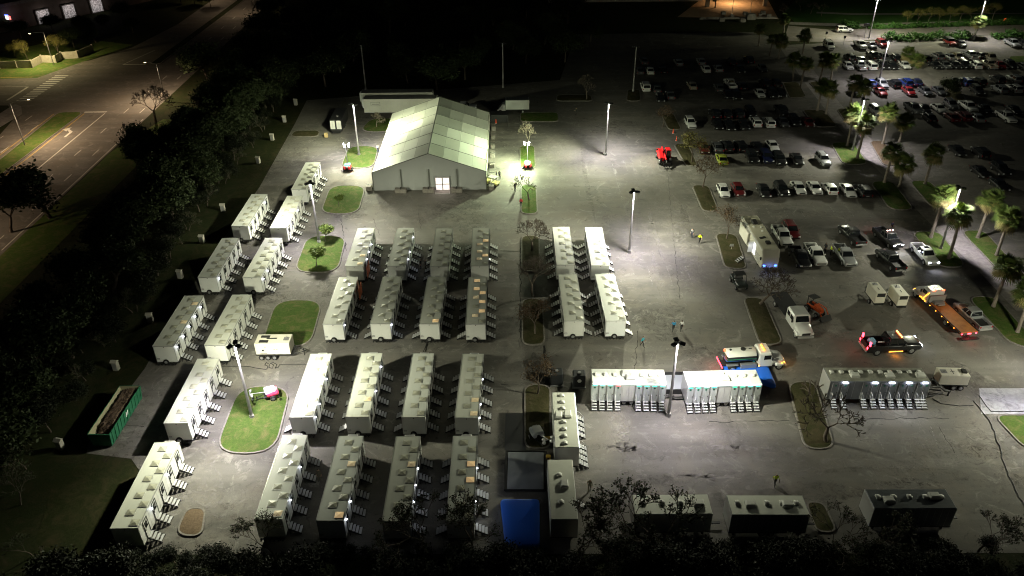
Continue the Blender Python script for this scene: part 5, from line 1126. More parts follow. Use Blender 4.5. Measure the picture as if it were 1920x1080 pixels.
# white crew cab truck with dark flat deck
g = G(1497,628); t = thing('flatbed_truck', 'white crew cab truck with a black flat deck, nose to the camera', 'truck', (g.x+.1, g.y+3.2, 0), R(184))
truck_cab(t, .2, M_CABW, True)
mb = MB(); mb.box(-1.25,1.25,-5.6,0,1.0,1.12); mb.box(-1.2,1.2,-.1,.05,1.12,2.4); inst('deck', mb.mesh('deck', mat('deck_black', (.012,.012,.014), .7)), t)
mb = MB(); mb.box(-.5,.5,-5.3,.4,.6,.9); inst('chassis', mb.mesh('chassis', M_BLACK), t)
for s in (-1,1): wheel(t, (s*.95,-3.6,.5), .5, .45)
# flatbed tow truck with rusty bed
M_RUSTY = speckle('rusty_bed', (.25,.09,.025), (.38,.15,.042), .9, .7, .3)
g = G(1748,574); t = thing('tow_truck', 'flatbed tow truck with rusty orange deck and amber lamps, tail to the camera', 'truck', (g.x, g.y-.4, 0), R(8))
truck_cab(t, .2, paint('cab_grey', (.42,.42,.41), 0), False, M_AMB)
mb = MB(); mb.box(-1.25,1.25,-7.4,-.15,1.0,1.1,0)
for s in (-1,1): mb.box(*((1.2,1.28) if s > 0 else (-1.28,-1.2)),-7.4,-.2,1.1,1.22,1)
mb.box(-1.2,1.2,-.2,-.1,1.1,2.1,2); mb.box(-.7,.7,-.9,-.25,1.1,1.4,2); mb.cyl((-.5,-1.2,1.25),(.5,-1.2,1.25),.14,.14,10,2)
inst('deck', mb.mesh('deck', [M_RUSTY, mat('deck_black', (.012,.012,.014), .7), M_GREY]), t)
mb = MB(); mb.box(-.5,.5,-7.0,.4,.6,.95); mb.box(-1.2,1.2,-8.1,-7.6,.3,.42); mb.box(-.2,.2,-7.7,-7.2,.35,.5); inst('chassis', mb.mesh('chassis', M_BLACK), t)
for s in (-1,1): wheel(t, (s*.95,-4.2,.5), .5, .45)
mb = MB()
for x in (-1.0,-.1,.05,.2,1.0): mb.bbox(x-.1,x+.1,-7.5,-7.41,.8,.96,.02)
inst('tail_lamps', mb.mesh('tail_lamps', M_TLON), t); mb = MB()
for k in range(5): mb.bbox(-1.36,-1.27,-6.2+k*1.35,-6.08+k*1.35,.95,1.06,.02)
for k in range(6): mb.bbox(-1.24,-1.13,.2+k*.16,.32+k*.16,2.3-k*.25,2.42-k*.25,.02)
for k in range(5): mb.bbox(-1.26,-1.16,.5+k*.3,.62+k*.3,.8+.1*(k%2),.95+.1*(k%2),.02)
inst('side_marker', mb.mesh('side_marker', M_AMB), t)
mb = MB()
for x in (-.5,.85): mb.bbox(x-.16,x+.16,.15,.28,2.6,2.76,.03)
inst('red_beacon', mb.mesh('red_beacon', M_REDON), t)
for k in range(7): 
    if k == 0: mb = MB()
    mb.box(-.85+k*.25,-.75+k*.25,.25,1.5,2.73,2.78)
inst('roof_slats', mb.mesh('roof_slats', M_TRIM), t)
point(t, (0,-2.5,3.0), 22, (1,.3,.05), .3); point(t, (0,-8.3,.7), 18, (1,.08,.05), .2); point(t, (1.7,-2.0,1.6), 14, (1,.3,.06), .2); point(t, (-1.6,1.4,1.4), 2, (1,.45,.08), .1)
# white box truck and pickup behind the tent
t = thing('box_truck', 'white box truck behind the right back corner of the tent', 'truck', (-1.0,170.5,0), R(90))
mb = MB(); mb.bbox(-1.15,1.15,-5.2,0,.9,3.0,.05,0); mb.box(-1.05,1.05,-5.1,-.1,3.0,3.02,1); mb.box(-.5,.5,-5.2,2,.55,.85,2); inst('cargo_box', mb.mesh('cargo_box', [M_WALL, mat('box_roof', (.12,.12,.12), .6), M_BLACK]), t)
mb = MB(); mb.loft([[(-1,.05,.6),(1,.05,.6),(1,.05,2.0),(-1,.05,2.0)],[(-1,.9,.6),(1,.9,.6),(.9,.7,2.0),(-.9,.7,2.0)],[(-.95,1.9,.6),(.95,1.9,.6),(.85,1.4,1.2),(-.85,1.4,1.2)]],0,False); inst('cab', mb.mesh('cab', M_CABW), t)
for s in (-1,1):
    for y in (-3.8,1.2): wheel(t, (s*.95,y,.4), .4, .28)
car(P_, 'silver', (-10.5,171.8,0), R(-90), 'silver pickup truck in the dark behind the tent', None)
# motorhome
g = G(1436,486); rv = thing('motorhome', 'long cream motorhome with blue headlights and an open side door', 'motorhome', (38.45,101.6,0), R(2))
M_RVW = panel_mat('rv_cream', (.5,.48,.42), .3); M_RVR = panel_mat('rv_roof', (.46,.44,.34), .3)
def rr(y, w, z0, z1, c=.12): return [(-w,y,z0),(w,y,z0),(w,y,z1-c),(w-c,y,z1),(-w+c,y,z1),(-w,y,z1-c)]
mb = MB(); mb.loft([rr(-.1,1.1,.5,1.5),rr(.0,1.25,.45,2.2),rr(.55,1.3,.4,3.25),rr(11.4,1.3,.4,3.3),rr(11.6,1.25,.5,3.2)],0,False); mb.add([(-1.16,.6,3.27),(1.16,.6,3.27),(1.16,11.3,3.315),(-1.16,11.3,3.315)],[(0,1,2,3)],1)
mb.box(-1.32,-1.29,.6,11.3,3.0,3.2,2); mb.box(1.29,1.32,.6,11.3,3.0,3.2,2); inst('body', mb.mesh('body', [M_RVW, M_RVR, M_TRIM]), rv)
mb = MB(); mb.add([(1.1,-.02,1.62),(-1.1,-.02,1.62),(-1.15,.5,2.95),(1.15,.5,2.95)],[(0,1,2,3)]); inst('windscreen', mb.mesh('windscreen', M_GLASS), rv)
M_DECAL = NT('rv_decal'); M_DECAL = M_DECAL.out(M_DECAL.ramp(M_DECAL.noise(1, 4, .6, vec=M_DECAL.map((3,.7,2)), dist=2.5), [(.44,(.5,.48,.44)),(.5,(.03,.03,.03)),(.58,(.5,.48,.44))]), .4)
mb = MB(); mb.box(-1.312,-1.302,.8,10.8,.6,1.9); inst('decal', mb.mesh('decal', M_DECAL), rv)
for y in (6.4,8.6): mb = MB(); mb.box(-1.325,-1.313,y,y+1.2,1.95,2.6); inst('side_window', mb.mesh('side_window', M_GLASS), rv)
mb = MB(); mb.bbox(-1.75,-1.3,6.2,10.2,.9,2.95,.05); inst('slide_out', mb.mesh('slide_out', M_RVW), rv)
mb = MB(); mb.box(-2.1,-1.34,4.3,4.36,.75,2.6); inst('door', mb.mesh('door', M_WALL), rv); mb = MB(); mb.box(-1.335,-1.31,3.2,4.25,.75,2.6); inst('lit_doorway', mb.mesh('lit_doorway', glow('doorway', (.9,.92,1), .9)), rv)
lamp_light(rv, (-1.7,3.7,2.5), 40, (.95,.96,1), R(140), .2, .8, (-.5,0,-1))
for (x,y,w_,l_,h_) in ((0,9.0,.4,.7,.3),(.1,4.2,.22,.22,.12),(-.4,4.0,.3,.25,.1),(.1,2.4,.35,.4,.28)): mb = MB(); mb.bbox(x-w_,x+w_,y-l_,y+l_,3.3,3.3+h_,.05); inst('air_conditioner', mb.mesh('air_conditioner', M_BLACK), rv)
for (x,y) in ((-.5,7.6),(.4,6.2),(.6,7.4)): mb = MB(); mb.cyl((x,y,3.3),(x,y,3.42),.2,.16,10); inst('roof_vent', mb.mesh('roof_vent', mat('vent_white', (.66,.66,.62), .4)), rv)
for s in (-1,1):
    mb = MB(); mb.bbox(s*.85-.16,s*.85+.16,-.16,-.06,.75,1.0,.03); inst('headlight', mb.mesh('headlight', M_BLUEON), rv)
    mb = MB(); mb.bbox(s*1.45-.1,s*1.45+.1,.1,.3,1.7,2.2,.04); inst('mirror', mb.mesh('mirror', M_BLACK), rv)
    for y in (1.8,8.0): wheel(rv, (s*1.12,y,.48), .48, .3)
point(rv, (0,-.6,.8), 10, (.1,.2,1), .1)
tag(inst('folding_stair', m_stair(4,.7,.28,.18), None, (35.2,104.4,0), (0,0,R(200))), 'short black folding stair below the motorhome door', 'stair')
# red telehandler, nose to the left
g = G(1244,302); t = thing('telehandler', 'red telescopic handler parked beside the dark island', 'telehandler', (g.x, g.y, 0), R(182))
M_TR = paint('machine_red', (.6,.015,.02), 0)
mb = MB(); mb.loft([[(.35,-2.2,.7),(1.1,-2.2,.7),(1.1,-2.2,1.75),(.35,-2.2,1.75)],[(.35,-.2,.7),(1.1,-.2,.7),(1.1,-.2,2.2),(.35,-.2,2.2)],[(.35,1.7,.7),(1.1,1.7,.7),(1.1,1.7,1.4),(.35,1.7,1.4)]],0,False)
mb.bbox(-1.1,-.4,-2.0,-.6,.7,1.5,.08); mb.box(-1.1,1.1,-2.3,2.2,.6,.75,1); inst('body', mb.mesh('body', [M_TR, M_BLACK]), t)
mb = MB()
for x in (-1.05,-.2):
    for y in (-.5,.9): mb.box(x-.04,x+.04,y-.04,y+.04,.75,2.55,0)
mb.bbox(-1.1,-.15,-.55,.95,2.5,2.62,.04,0); mb.box(-1.0,-.25,-.45,.85,.8,2.5,1); inst('cab', mb.mesh('cab', [M_TR, M_GLASS]), t)
mb = MB(); mb.cyl((.05,-2.1,2.0),(.05,2.4,1.3),.2,.2,8,0); mb.cyl((.05,2.2,1.33),(.05,3.3,.6),.15,.13,8,1); inst('boom', mb.mesh('boom', [M_TR, M_BLACK]), t)
mb = MB(); mb.box(-.7,.8,3.2,3.3,.3,1.0); mb.box(-.5,-.38,3.3,4.4,.25,.33); mb.box(.45,.57,3.3,4.4,.25,.33); inst('fork', mb.mesh('fork', M_BLACK), t)
for s in (-1,1):
    for y in (-1.5,1.5): wheel(t, (s*1.0,y,.6), .6, .42)
    mb = MB(); mb.box(s*1.25-.12,s*1.25+.12,-.9,-.75,1.9,2.2); inst('mirror', mb.mesh('mirror', M_BLACK), t)
# orange compact tractor loader
g = G(1524,584); t = thing('compact_tractor', 'orange compact tractor with loader behind the white crew cab truck', 'tractor', (g.x, g.y-.2, 0), R(205))
M_TO = paint('tractor_orange', (.62,.1,.02), 0)
mb = MB(); mb.loft([[(-.35,.1,.7),(.35,.1,.7),(.35,.1,1.4),(-.35,.1,1.4)],[(-.33,1.3,.7),(.33,1.3,.7),(.3,1.3,1.25),(-.3,1.3,1.25)],[(-.25,1.5,.75),(.25,1.5,.75),(.22,1.5,1.1),(-.22,1.5,1.1)]],0,False); mb.bbox(-.55,-.35,-1.0,.1,.8,1.2,.05); mb.bbox(.35,.55,-1.0,.1,.8,1.2,.05); mb.box(-.4,.4,-.9,.1,.6,.8,1); inst('body', mb.mesh('body', [M_TO, M_BLACK]), t)
mb = MB(); mb.tube([Vector((-.5,-.9,1.0)),Vector((-.5,-.95,2.3)),Vector((.5,-.95,2.3)),Vector((.5,-.9,1.0))],.05); mb.box(-.6,.6,-1.0,.1,2.3,2.36); inst('roll_bar', mb.mesh('roll_bar', M_BLACK), t)
mb = MB()
for s in (-1,1): mb.tube([Vector((s*.6,0,1.3)),Vector((s*.6,1.4,1.35)),Vector((s*.6,2.1,.5))],.08)
inst('loader_arm', mb.mesh('loader_arm', M_TO), t)
mb = MB(); mb.loft([[(-.9,2.05,.15),(.9,2.05,.15),(.9,2.05,.7),(-.9,2.05,.7)],[(-.9,2.6,.08),(.9,2.6,.08),(.9,2.5,.2),(-.9,2.5,.2)]],0,False); inst('bucket', mb.mesh('bucket', M_BLACK), t)
mb = MB(); mb.bbox(-.25,.25,-.75,-.3,.95,1.05,.04); mb.bbox(-.25,.25,-.85,-.75,1.0,1.45,.04); inst('seat', mb.mesh('seat', M_BLACK), t)
for s in (-1,1): wheel(t, (s*.7,-.55,.55), .55, .35); wheel(t, (s*.6,1.1,.35), .35, .25)
# black utility buggy
g = G(1384,535); t = thing('utility_buggy', 'black utility buggy at the kerb left of the parked emergency vehicles', 'buggy', (g.x, g.y, 0), R(186))
mb = MB(); mb.bbox(-.8,.8,.4,1.7,.55,1.1,.1); mb.bbox(-.8,.8,-1.7,-.4,.6,1.05,.06); mb.box(-.75,.75,-.5,.5,.4,.6)
inst('body', mb.mesh('body', mat('buggy_green', (.022,.028,.026), .5)), t); mb = MB()
for s in (-.75,.75): mb.tube([Vector((s,.9,1.1)),Vector((s,.4,1.95)),Vector((s,-.7,1.95)),Vector((s,-.8,1.05))],.04)
mb.box(-.8,.8,-.75,.45,1.95,2.0); inst('roll_cage', mb.mesh('roll_cage', M_BLACK), t)
mb = MB(); mb.bbox(-.6,.6,-.5,.0,.75,.9,.05); mb.bbox(-.6,.6,-.55,-.42,.9,1.4,.05); inst('seat', mb.mesh('seat', M_GREY), t)
for s in (-1,1):
    for y in (-1.15,1.15): wheel(t, (s*.75,y,.34), .34, .25)
# small yellow cart by the tent corner
g = G(922,343); t = thing('utility_cart', 'pale yellow utility cart at the front right tent corner', 'cart', (-3.4,132.2,0), R(60))
mb = MB(); mb.bbox(-.6,.6,.3,1.3,.45,.95,.08); mb.bbox(-.6,.6,-1.3,-.2,.5,.85,.05); mb.box(-.55,.55,-.3,.4,.35,.5); inst('body', mb.mesh('body', mat('cart_yellow', (.6,.55,.2), .4)), t)
mb = MB(); mb.bbox(-.65,.65,-.9,.6,1.75,1.85,.04)
for x in (-.55,.55):
    for y in (-.75,.5): mb.cyl((x,y,.6),(x,y,1.76),.03,.03,6)
inst('canopy', mb.mesh('canopy', mat('cart_white', (.6,.6,.52), .5)), t)
for s in (-1,1):
    for y in (-.9,.9): wheel(t, (s*.55,y,.24), .24, .18)
# ================================================================== vegetation
def leafmat(name, a, b):
    t = NT(name); c = t.ramp(t.noise(.9, 3, .6), [(.35, a), (.65, b)]); m = t.out(c, .65, spec=.2)
    return m
M_BARK = speckle('bark', (.07,.055,.042), (.13,.105,.085), 5, .9, .5); M_BARKP = speckle('pale_bark', (.22,.19,.14), (.36,.32,.24), 4, .9, .4); M_PTRUNK = speckle('palm_trunk', (.16,.135,.11), (.26,.225,.19), 6, .9, .6)
M_LDARK = leafmat('dark_leaves', (.022,.034,.014), (.05,.065,.026)); M_LGREEN = leafmat('green_leaves', (.05,.09,.015), (.12,.16,.03)); M_LOLIVE = leafmat('olive_leaves', (.09,.085,.02), (.17,.15,.04)); M_LBROWN = leafmat('brown_leaves', (.06,.035,.02), (.11,.07,.035))
M_LHEDGE = leafmat('hedge_leaves', (.02,.06,.012), (.05,.11,.02)); M_FROND = leafmat('palm_frond', (.05,.09,.02), (.14,.17,.045)); M_FRONDY = leafmat('dry_frond', (.19,.16,.06), (.30,.25,.11))
def grow(q, h, levels, spread, fork, tr, droop=0):
    segs = []; tips = []
    def rec(p, d, ln, r, lv):
        n = 3 if lv < levels else 2; 
        for k in range(n):
            d2 = (d+Vector((q.gauss(0,.12), q.gauss(0,.12), q.gauss(0,.06)-droop*lv*.03))).normalized(); p2 = p+d2*ln/n; r2 = r*(.9 if k < n-1 else .75); segs.append((p, p2, r, r2, lv)); p, d, r = p2, d2, r2
            if lv >= levels-1: tips.append((p, d))
        if lv >= levels: return
        m = q.choice(fork); a0 = q.uniform(0, 6.28)
        for i in range(m):
            az = a0+2*math.pi*i/m+q.uniform(-.4, .4); sp = spread*q.uniform(.7, 1.25)
            ax = d.orthogonal().normalized(); ax.rotate(Quaternion(d, az)); nd = (d*math.cos(sp)+ax*math.sin(sp)); nd.z += .12; nd.normalize()
            rec(p, nd, ln*q.uniform(.62, .85), r*q.uniform(.6, .75), lv+1)
    rec(Vector((0,0,0)), Vector((q.uniform(-.06,.06), q.uniform(-.06,.06), 1)).normalized(), h, tr, 0)
    return segs, tips
def wood_mesh(segs, m, name, lo=0, hi=99):
    mb = MB()
    for a, b, r0, r1, lv in segs:
        if lo <= lv <= hi: mb.cyl(a, b, max(r0, .03), max(r1, .024), 7 if lv < 2 else (4 if lv < 4 else 3), 0, False)
    return mb.mesh(name, m)
def leaf_mesh(q, tips, per, rad, size, m, name='crown'):
    mb = MB(); vs = []; fs = []
    for p, d in tips:
        for _ in range(per):
            c = p+Vector((q.gauss(0, rad), q.gauss(0, rad), q.gauss(0, rad*.75))); u = Vector((q.gauss(0,1), q.gauss(0,1), q.gauss(0,.5))).normalized(); v = u.orthogonal().normalized(); v.rotate(Quaternion(u, q.uniform(0, 6.28))); s = size*q.uniform(.6, 1.3)
            o = len(vs); vs += [c-u*s*.5, c+v*s*.28, c+u*s*.5, c-v*s*.28]; fs.append((o, o+1, o+2, o+3))
    mb.add(vs, fs, 0); return mb.mesh(name, m)
TREE = {}
def tree_kind(key, seed, h, levels, spread, fork, tr, bark, leaf=None, per=0, rad=.4, size=.22, droop=0):
    q = random.Random(seed); segs, tips = grow(q, h, levels, spread, fork, tr, droop)
    cut = 1
    trunk = wood_mesh(segs, bark, 'trunk')
    TREE[key] = (trunk, None, leaf_mesh(q, tips, per, rad, size, leaf) if leaf else None)
for k in range(3): tree_kind('bare%d' % k, 20+k, 1.55, 6, .58, (2,3,3), .17, M_BARK)
for k in range(2): tree_kind('pale%d' % k, 30+k, 1.45, 6, .6, (2,3,3), .16, M_BARKP)
for k in range(2): tree_kind('russet%d' % k, 40+k, 1.7, 4, .55, (3,), .13, M_BARK, M_LBROWN, 4, .3, .2)
for k in range(4): tree_kind('oak%d' % k, 50+k, 2.3, 3, .68, (4,), .22, M_BARK, M_LDARK, 40, .7, .46)
for k in range(3): tree_kind('oakb%d' % k, 150+k, 2.2, 4, .78, (2,3), .24, M_BARK, M_LDARK, 24, .5, .44)
M_LSHADE = leafmat('shade_darkened_leaves', (.008,.011,.005), (.018,.023,.01))  # dark leaves again, colour lowered to paint the unlit shade into the bushes
for k in range(3): tree_kind('thick%d' % k, 160+k, 2.2, 3, .75, (3,4), .2, M_BARK, M_LSHADE, 36, .75, .42)
for k in range(2): tree_kind('young%d' % k, 60+k, 1.0, 3, .55, (4,), .07, M_BARK, M_LGREEN, 16, .2, .22)
for k in range(2): tree_kind('olive%d' % k, 70+k, 1.9, 4, .55, (3,), .15, M_BARK, M_LOLIVE, 7, .4, .26)
for k in range(3): tree_kind('shrub%d' % k, 80+k, 1.6, 6, .5, (2,3,2), .13, M_BARK, M_LDARK, 2, .12, .17)
def tree(kind, loc, s, label, group=None, cat='tree', rz=None, name='tree', sz=None):
    t = thing(name, label, cat, loc, rnd.uniform(0, 6.28) if rz is None else rz, group); t.scale = (s, s, s if sz is None else sz)
    a, b, c = TREE[kind]; inst('trunk', a, t)
    if c: inst('crown', c, t)
    return t
def at(u, v, z=.15): return G(u, v, z)
# palms
def m_palm(seed, dry):
    q = random.Random(seed); g = MB(); vs = []; fs = []; ms = []
    for i in range(84):
        el = q.uniform(-.95, 1.25); az = q.uniform(0, 6.283); old = el < -.15
        d = Vector((math.cos(el)*math.cos(az), math.cos(el)*math.sin(az), math.sin(el))); side = Vector((-math.sin(az), math.cos(az), 0)); up = side.cross(d).normalized()*-1
        pl = q.uniform(.55, .95)*(1 if el > -.3 else .75); base = Vector((0, 0, q.uniform(-.35, .15))); tip = base+d*pl; fl = q.uniform(.85, 1.2); m = 1 if (old and q.random() < dry) else 0
        w = side*.02; vs += [base-w, base+w, tip+w, tip-w]; o = len(vs); fs.append((o-4, o-3, o-2, o-1)); ms.append(m)
        nb = 11
        for k in range(nb):
            a = (k-(nb-1)/2)/((nb-1)/2)*1.25; dd = (d*math.cos(a)+side*math.sin(a)).normalized(); ln = fl*(1-.28*abs(a)/1.25)
            wv = dd.cross(up).normalized()*.055; mid = tip+dd*ln*.6+Vector((0,0,-.04)); end = tip+dd*ln+Vector((0,0,-.28*ln*(1.1 if el < .6 else .6)))+q.uniform(-.06,.06)*up
            o = len(vs); vs += [tip-wv*.3, tip+wv*.3, mid+wv, mid-wv, end]; fs += [(o, o+1, o+2, o+3), (o+3, o+2, o+4)]; ms += [m, m]
    b = MB(); b.v = [tuple(p) for p in vs]; b.f = fs; b.m = ms; b.sm = [False]*len(fs)
    return b.mesh('crown', [M_FROND, M_FRONDY])
def m_ptrunk(seed):
    q = random.Random(seed); mb = MB(); n = 10; rings = []; bx, by = q.uniform(-.35,.35), q.uniform(-.3,.3)
    for j in range(15):
        t = j/14; r = .24*(1-.25*t)+(.08 if j == 0 else 0)+(.02 if j % 2 else 0); rings.append([(bx*t*t+r*math.cos(2*math.pi*k/n), by*t*t+r*math.sin(2*math.pi*k/n), t) for k in range(n)])
    mb.loft(rings, 0, True); return mb.mesh('trunk', M_PTRUNK), (bx, by)
def palm(u, v, h, label, s=1.0, k=0, group='sabal palms along the walk'):
    t = thing('palm_tree', label, 'palm tree', at(u, v, .12), 0, group)
    me, (bx, by) = cached(('ptr', k % 4), lambda: m_ptrunk(k % 4)); o = inst('trunk', me, t); o.scale = (1, 1, h)
    inst('crown', cached(('pcr', k % 4), lambda: m_palm(90+k % 4, .75)), t, (bx, by, h), (0, 0, k*1.3), scale=s)
PL = [(1745,446,7.3,'brightly lit palm just left of the lamp by the white pickup'),(1778.6,485,7.4,'palm right of the lamp by the white pickup, lower trunk dark'),(1833,446,6.6,'lit palm on the right strip, left of a pair by the edge'),(1868,479,6.4,'lit palm nearest the right edge on the grass strip'),
      (1862,575,6.2,'dark palm on the lower right island beside the silver pickup'),(1907,623,6.0,'half cropped dark palm at the right edge'),(1658,342,5.9,'black palm on the island below the silver SUV lamp, left one'),(1686,350,4.4,'short black palm right of the walk below the lamp'),
      (1734,345,5.8,'black palm alone right of the walk'),(1655,270,6.6,'large lit golden palm right of the upper lamp'),(1686,266,4.2,'shorter half lit palm right of the golden palm'),(1588,274,6.8,'bright palm left of the upper lamp by the silver SUV'),(1607,297,6.8,'palm below the upper lamp, dark underneath'),
      (1422,86,4.6,'black palm farthest left at the plaza edge'),(1443,104,4.2,'black palm at the plaza edge, second from the left'),(1468,66,4.4,'black palm beside the green field corner'),(1459,110,4.6,'black palm at the top of the walk'),(1485,152,5.2,'black palm on the upper walk island, left of a pair'),(1501,162,5.4,'black palm on the upper walk island, right of a pair'),
      (1505,100,4.6,'black palm in front of the access road'),(1538,148,4.8,'black palm right of the walk, left of a pair'),(1557,152,5.0,'black palm right of the walk, right of a pair'),(1532,207,5.4,'black palm on the middle walk island, left of a pair'),(1548,214,5.6,'black palm on the middle walk island, right of a pair'),
      (1593,199,5.4,'black palm overhanging the red and blue cars'),(1615,205,5.0,'black palm behind the bright upper lamp palm'),(1826,73,4.6,'pale lit palm in the hedge below the top right lamp'),(1700,118,2.4,'low bushy palm at the end of the car row'),(1716,126,1.8,'lowest bushy palm at the end of the car row'),(1341,14,3.4,'small palm on the lit plaza')]
for k, (u, v, h, l) in enumerate(PL): palm(u, v, h, l, 1.32 if k not in (13,14,15,29) else 1.1, k, 'sabal palms')
# trees on the islands
for kind, u, v, s, l in [('pale0',989,278,1.0,'leafless pale tree lit green behind the bright light tower'),('bare0',992,374,.95,'leafless tree on the narrow island in front of the light tower'),('bare1',997,470,1.05,'bare dark tree on the unlit strip, farthest back'),('bare2',998,555,1.1,'bare dark tree on the unlit strip between the islands'),('russet0',1003,625,1.05,'thin russet tree at the near end of the unlit strip'),
        ('russet1',1008,738,.95,'russet tree behind the end-on restroom trailer'),('olive0',1297,303,1.0,'half bare olive tree beside the yellow-green car'),('russet0',1318,350,1.15,'brown tree on the island left of the lit car row'),('russet1',1362,447,1.05,'brown thin tree on the dry island left of the motorhome'),('bare2',1425,570,1.25,'bare tree in shadow above the white crew cab truck'),
        ('bare0',1548,826,1.5,'bare black tree in front of the long shower trailer'),('pale1',706,238,.62,'small pale tree in front of the semi trailers'),('young0',636,388,.75,'tiny sapling on the lawn island left of the tent'),('young1',610,452,1.05,'young green tree behind the pole on the island'),('young0',594,500,1.1,'young green tree at the near end of the pole island'),
        ('oak1',1770,178,.62,'dark round tree among the far cars'),('russet0',1243,238,.9,'russet tree at the dark island right of the open asphalt'),('bare1',1100,186,1.0,'dark bare tree behind the open asphalt'),('olive1',1716,392,.001,'')]:
    if s > .01: tree(kind, at(u, v), s, l)
tree('bare1', (-77.5,166.5,0), 1.75, 'large bare roadside tree beside the main road', sz=1.5)
tree('oakb0', (-78.5,121,0), 1.45, 'big black oak overhanging the road at the left edge'); tree('oakb1', (-82.5,116,0), 1.2, 'black oak crown at the left edge beside the road')
tree('olive0', (-99.0,139,0), .75, 'small tree on the road median at the left edge')
for k, (u, v) in enumerate(((52,112),(112,106),(30,108))): tree('olive%d' % (k % 2), at(u, v, 0), (.85,.95,.6)[k], ('yellow-green tree lit by the lamp, left of the slanting pole', 'yellow-green tree right of the slanting pole', 'dim tree at the left end of the pale fence')[k])
# woods: too dark to tell one tree from the next
q = random.Random(11); W_ = []
for _ in range(1500):
    if len(W_) > 130: break
    x = q.uniform(-73,-55); y = q.uniform(50,205)
    if (y < 130 and x > -56) or (y < 140 and x < -64): continue
    if all((x-a)**2+(y-b)**2 > 15 for a, b in W_) and not (y > 150 and x < -68): W_.append((x, y))
for k, (x, y) in enumerate(W_): tree('oak%d' % (k % 4) if k % 2 else 'oakb%d' % (k % 3), (x, y, 0), q.uniform(.8,1.05) if x < -62 else q.uniform(.9,1.2), 'dark leafy tree in the unlit wood between the road and the left verge', 'trees of the unlit wood', name='wood_tree')
W2 = []
for _ in range(2500):
    if len(W2) > 58: break
    x = q.uniform(-78,26); y = q.uniform(186,285)
    if y < 200 and x > -8: continue
    if all((x-a)**2+(y-b)**2 > 60 for a, b in W2): W2.append((x, y))
for k, (x, y) in enumerate(W2): tree('oak%d' % (k % 4), (x, y, 0), q.uniform(.9,1.4), 'black tree in the dark woodland behind the tent', 'trees of the dark woodland', name='wood_tree')
for k, (u, v) in enumerate(((395,12),(365,10),(340,8),(520,20),(100,60),(160,62),(200,52),(40,72),(140,90),(180,80),(0,62),(230,40),(250,62))): tree('oak%d' % (k % 4), at(u, v, 0), .62+.1*(k % 3), 'dark tree beyond the far side of the main road', 'trees across the main road', name='wood_tree')
for k, (x, y) in enumerate(((-53,56),(-52.5,62),(-54,70),(-52.8,77),(-53.5,84),(-53,92),(-54,99),(-53,107),(-53.2,116),(-53,125),(-52.5,134),(-53,143),(-52,151),(-52.5,160),(-50.5,57),(-46,50.5),(-43,49))): tree('shrub%d' % (k % 3), (x, y, 0), q.uniform(.5,.75), 'dark shrub at the edge of the left verge', 'shrubs along the left verge', 'shrub', name='shrub')
for k in range(64):
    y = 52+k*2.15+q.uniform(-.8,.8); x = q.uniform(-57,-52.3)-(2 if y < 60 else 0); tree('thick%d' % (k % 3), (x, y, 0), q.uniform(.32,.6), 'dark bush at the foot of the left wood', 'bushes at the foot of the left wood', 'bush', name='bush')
# foreground thicket below the front row
for k, (u, y, s, kind, l) in enumerate([(1212,50.4,1.5,'shrub0','bare branching shrub in front of the hidden bottom trailer'),(800,49.6,1.25,'shrub1','bare dark shrub in front of the front row third trailer'),(885,49.4,1.2,'shrub2','bare dark shrub in front of the front row rightmost trailer'),(1085,50.0,1.2,'shrub1','bare dark shrub in front of the office trailer'),(1560,50.2,1.05,'shrub2','bare dark shrub between the two bottom right trailers'),(1265,49.8,1.35,'shrub2','bare dark shrub right of the hidden bottom trailer'),(505,49.8,1.0,'shrub0','thin dark twigs in front of the front row leftmost trailer'),(1850,50,.9,'shrub1','dark shrub in the bottom right corner'),(1640,49.6,1.05,'shrub0','dark shrub in front of the orange domed trailer'),(1145,49.4,1.25,'shrub0','bare dark shrub left of the branching shrub')]):
    g = G(u, 1000); tree(kind, (g.x*y/g.y, y, 0), s, l, None, 'shrub', name='shrub')
W3 = []
for _ in range(900):
    if len(W3) > 60: break
    x = q.uniform(-46,50); y = q.uniform(42.0,47.6)
    if all((x-a)**2+(y-b)**2 > 4.5 for a, b in W3): W3.append((x, y))
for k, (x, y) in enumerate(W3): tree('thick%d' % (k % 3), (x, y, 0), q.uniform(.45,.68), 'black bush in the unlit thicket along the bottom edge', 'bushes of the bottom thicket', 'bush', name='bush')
for k in range(48):
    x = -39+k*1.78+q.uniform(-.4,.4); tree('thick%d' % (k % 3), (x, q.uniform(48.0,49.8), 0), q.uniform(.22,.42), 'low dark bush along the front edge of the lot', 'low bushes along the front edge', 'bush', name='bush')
# hedges along the access road
def hedge(uv, h, wd, label, m=M_LHEDGE):
    pts = [G(u, v) for u, v in uv]; qq = random.Random(int(uv[0][0])); tips = []
    for a, b in zip(pts[:-1], pts[1:]):
        n = max(2, int((b-a).length/.45))
        for k in range(n):
            p = a.lerp(b, k/n); hh = h*(.8+.3*math.sin(p.x*.9)+.12*math.sin(p.x*2.3))
            for _ in range(5): tips.append((Vector((p.x+qq.uniform(-.3,.3), p.y+qq.uniform(-wd,wd)/2, hh*qq.uniform(.25,1)))-pts[0], Vector((0,0,1))))
    t = thing('hedge', label, 'hedge', pts[0]); inst('foliage', leaf_mesh(qq, tips, 18, .32, .5, m, 'foliage'), t)
hedge([(1660,74),(1700,76),(1760,73),(1818,73)], 1.9, 3.8, 'green hedge between the parked cars and the access road'); hedge([(1864,72),(1900,71),(1950,70)], 1.9, 3.6, 'green hedge at the right edge below the access road')
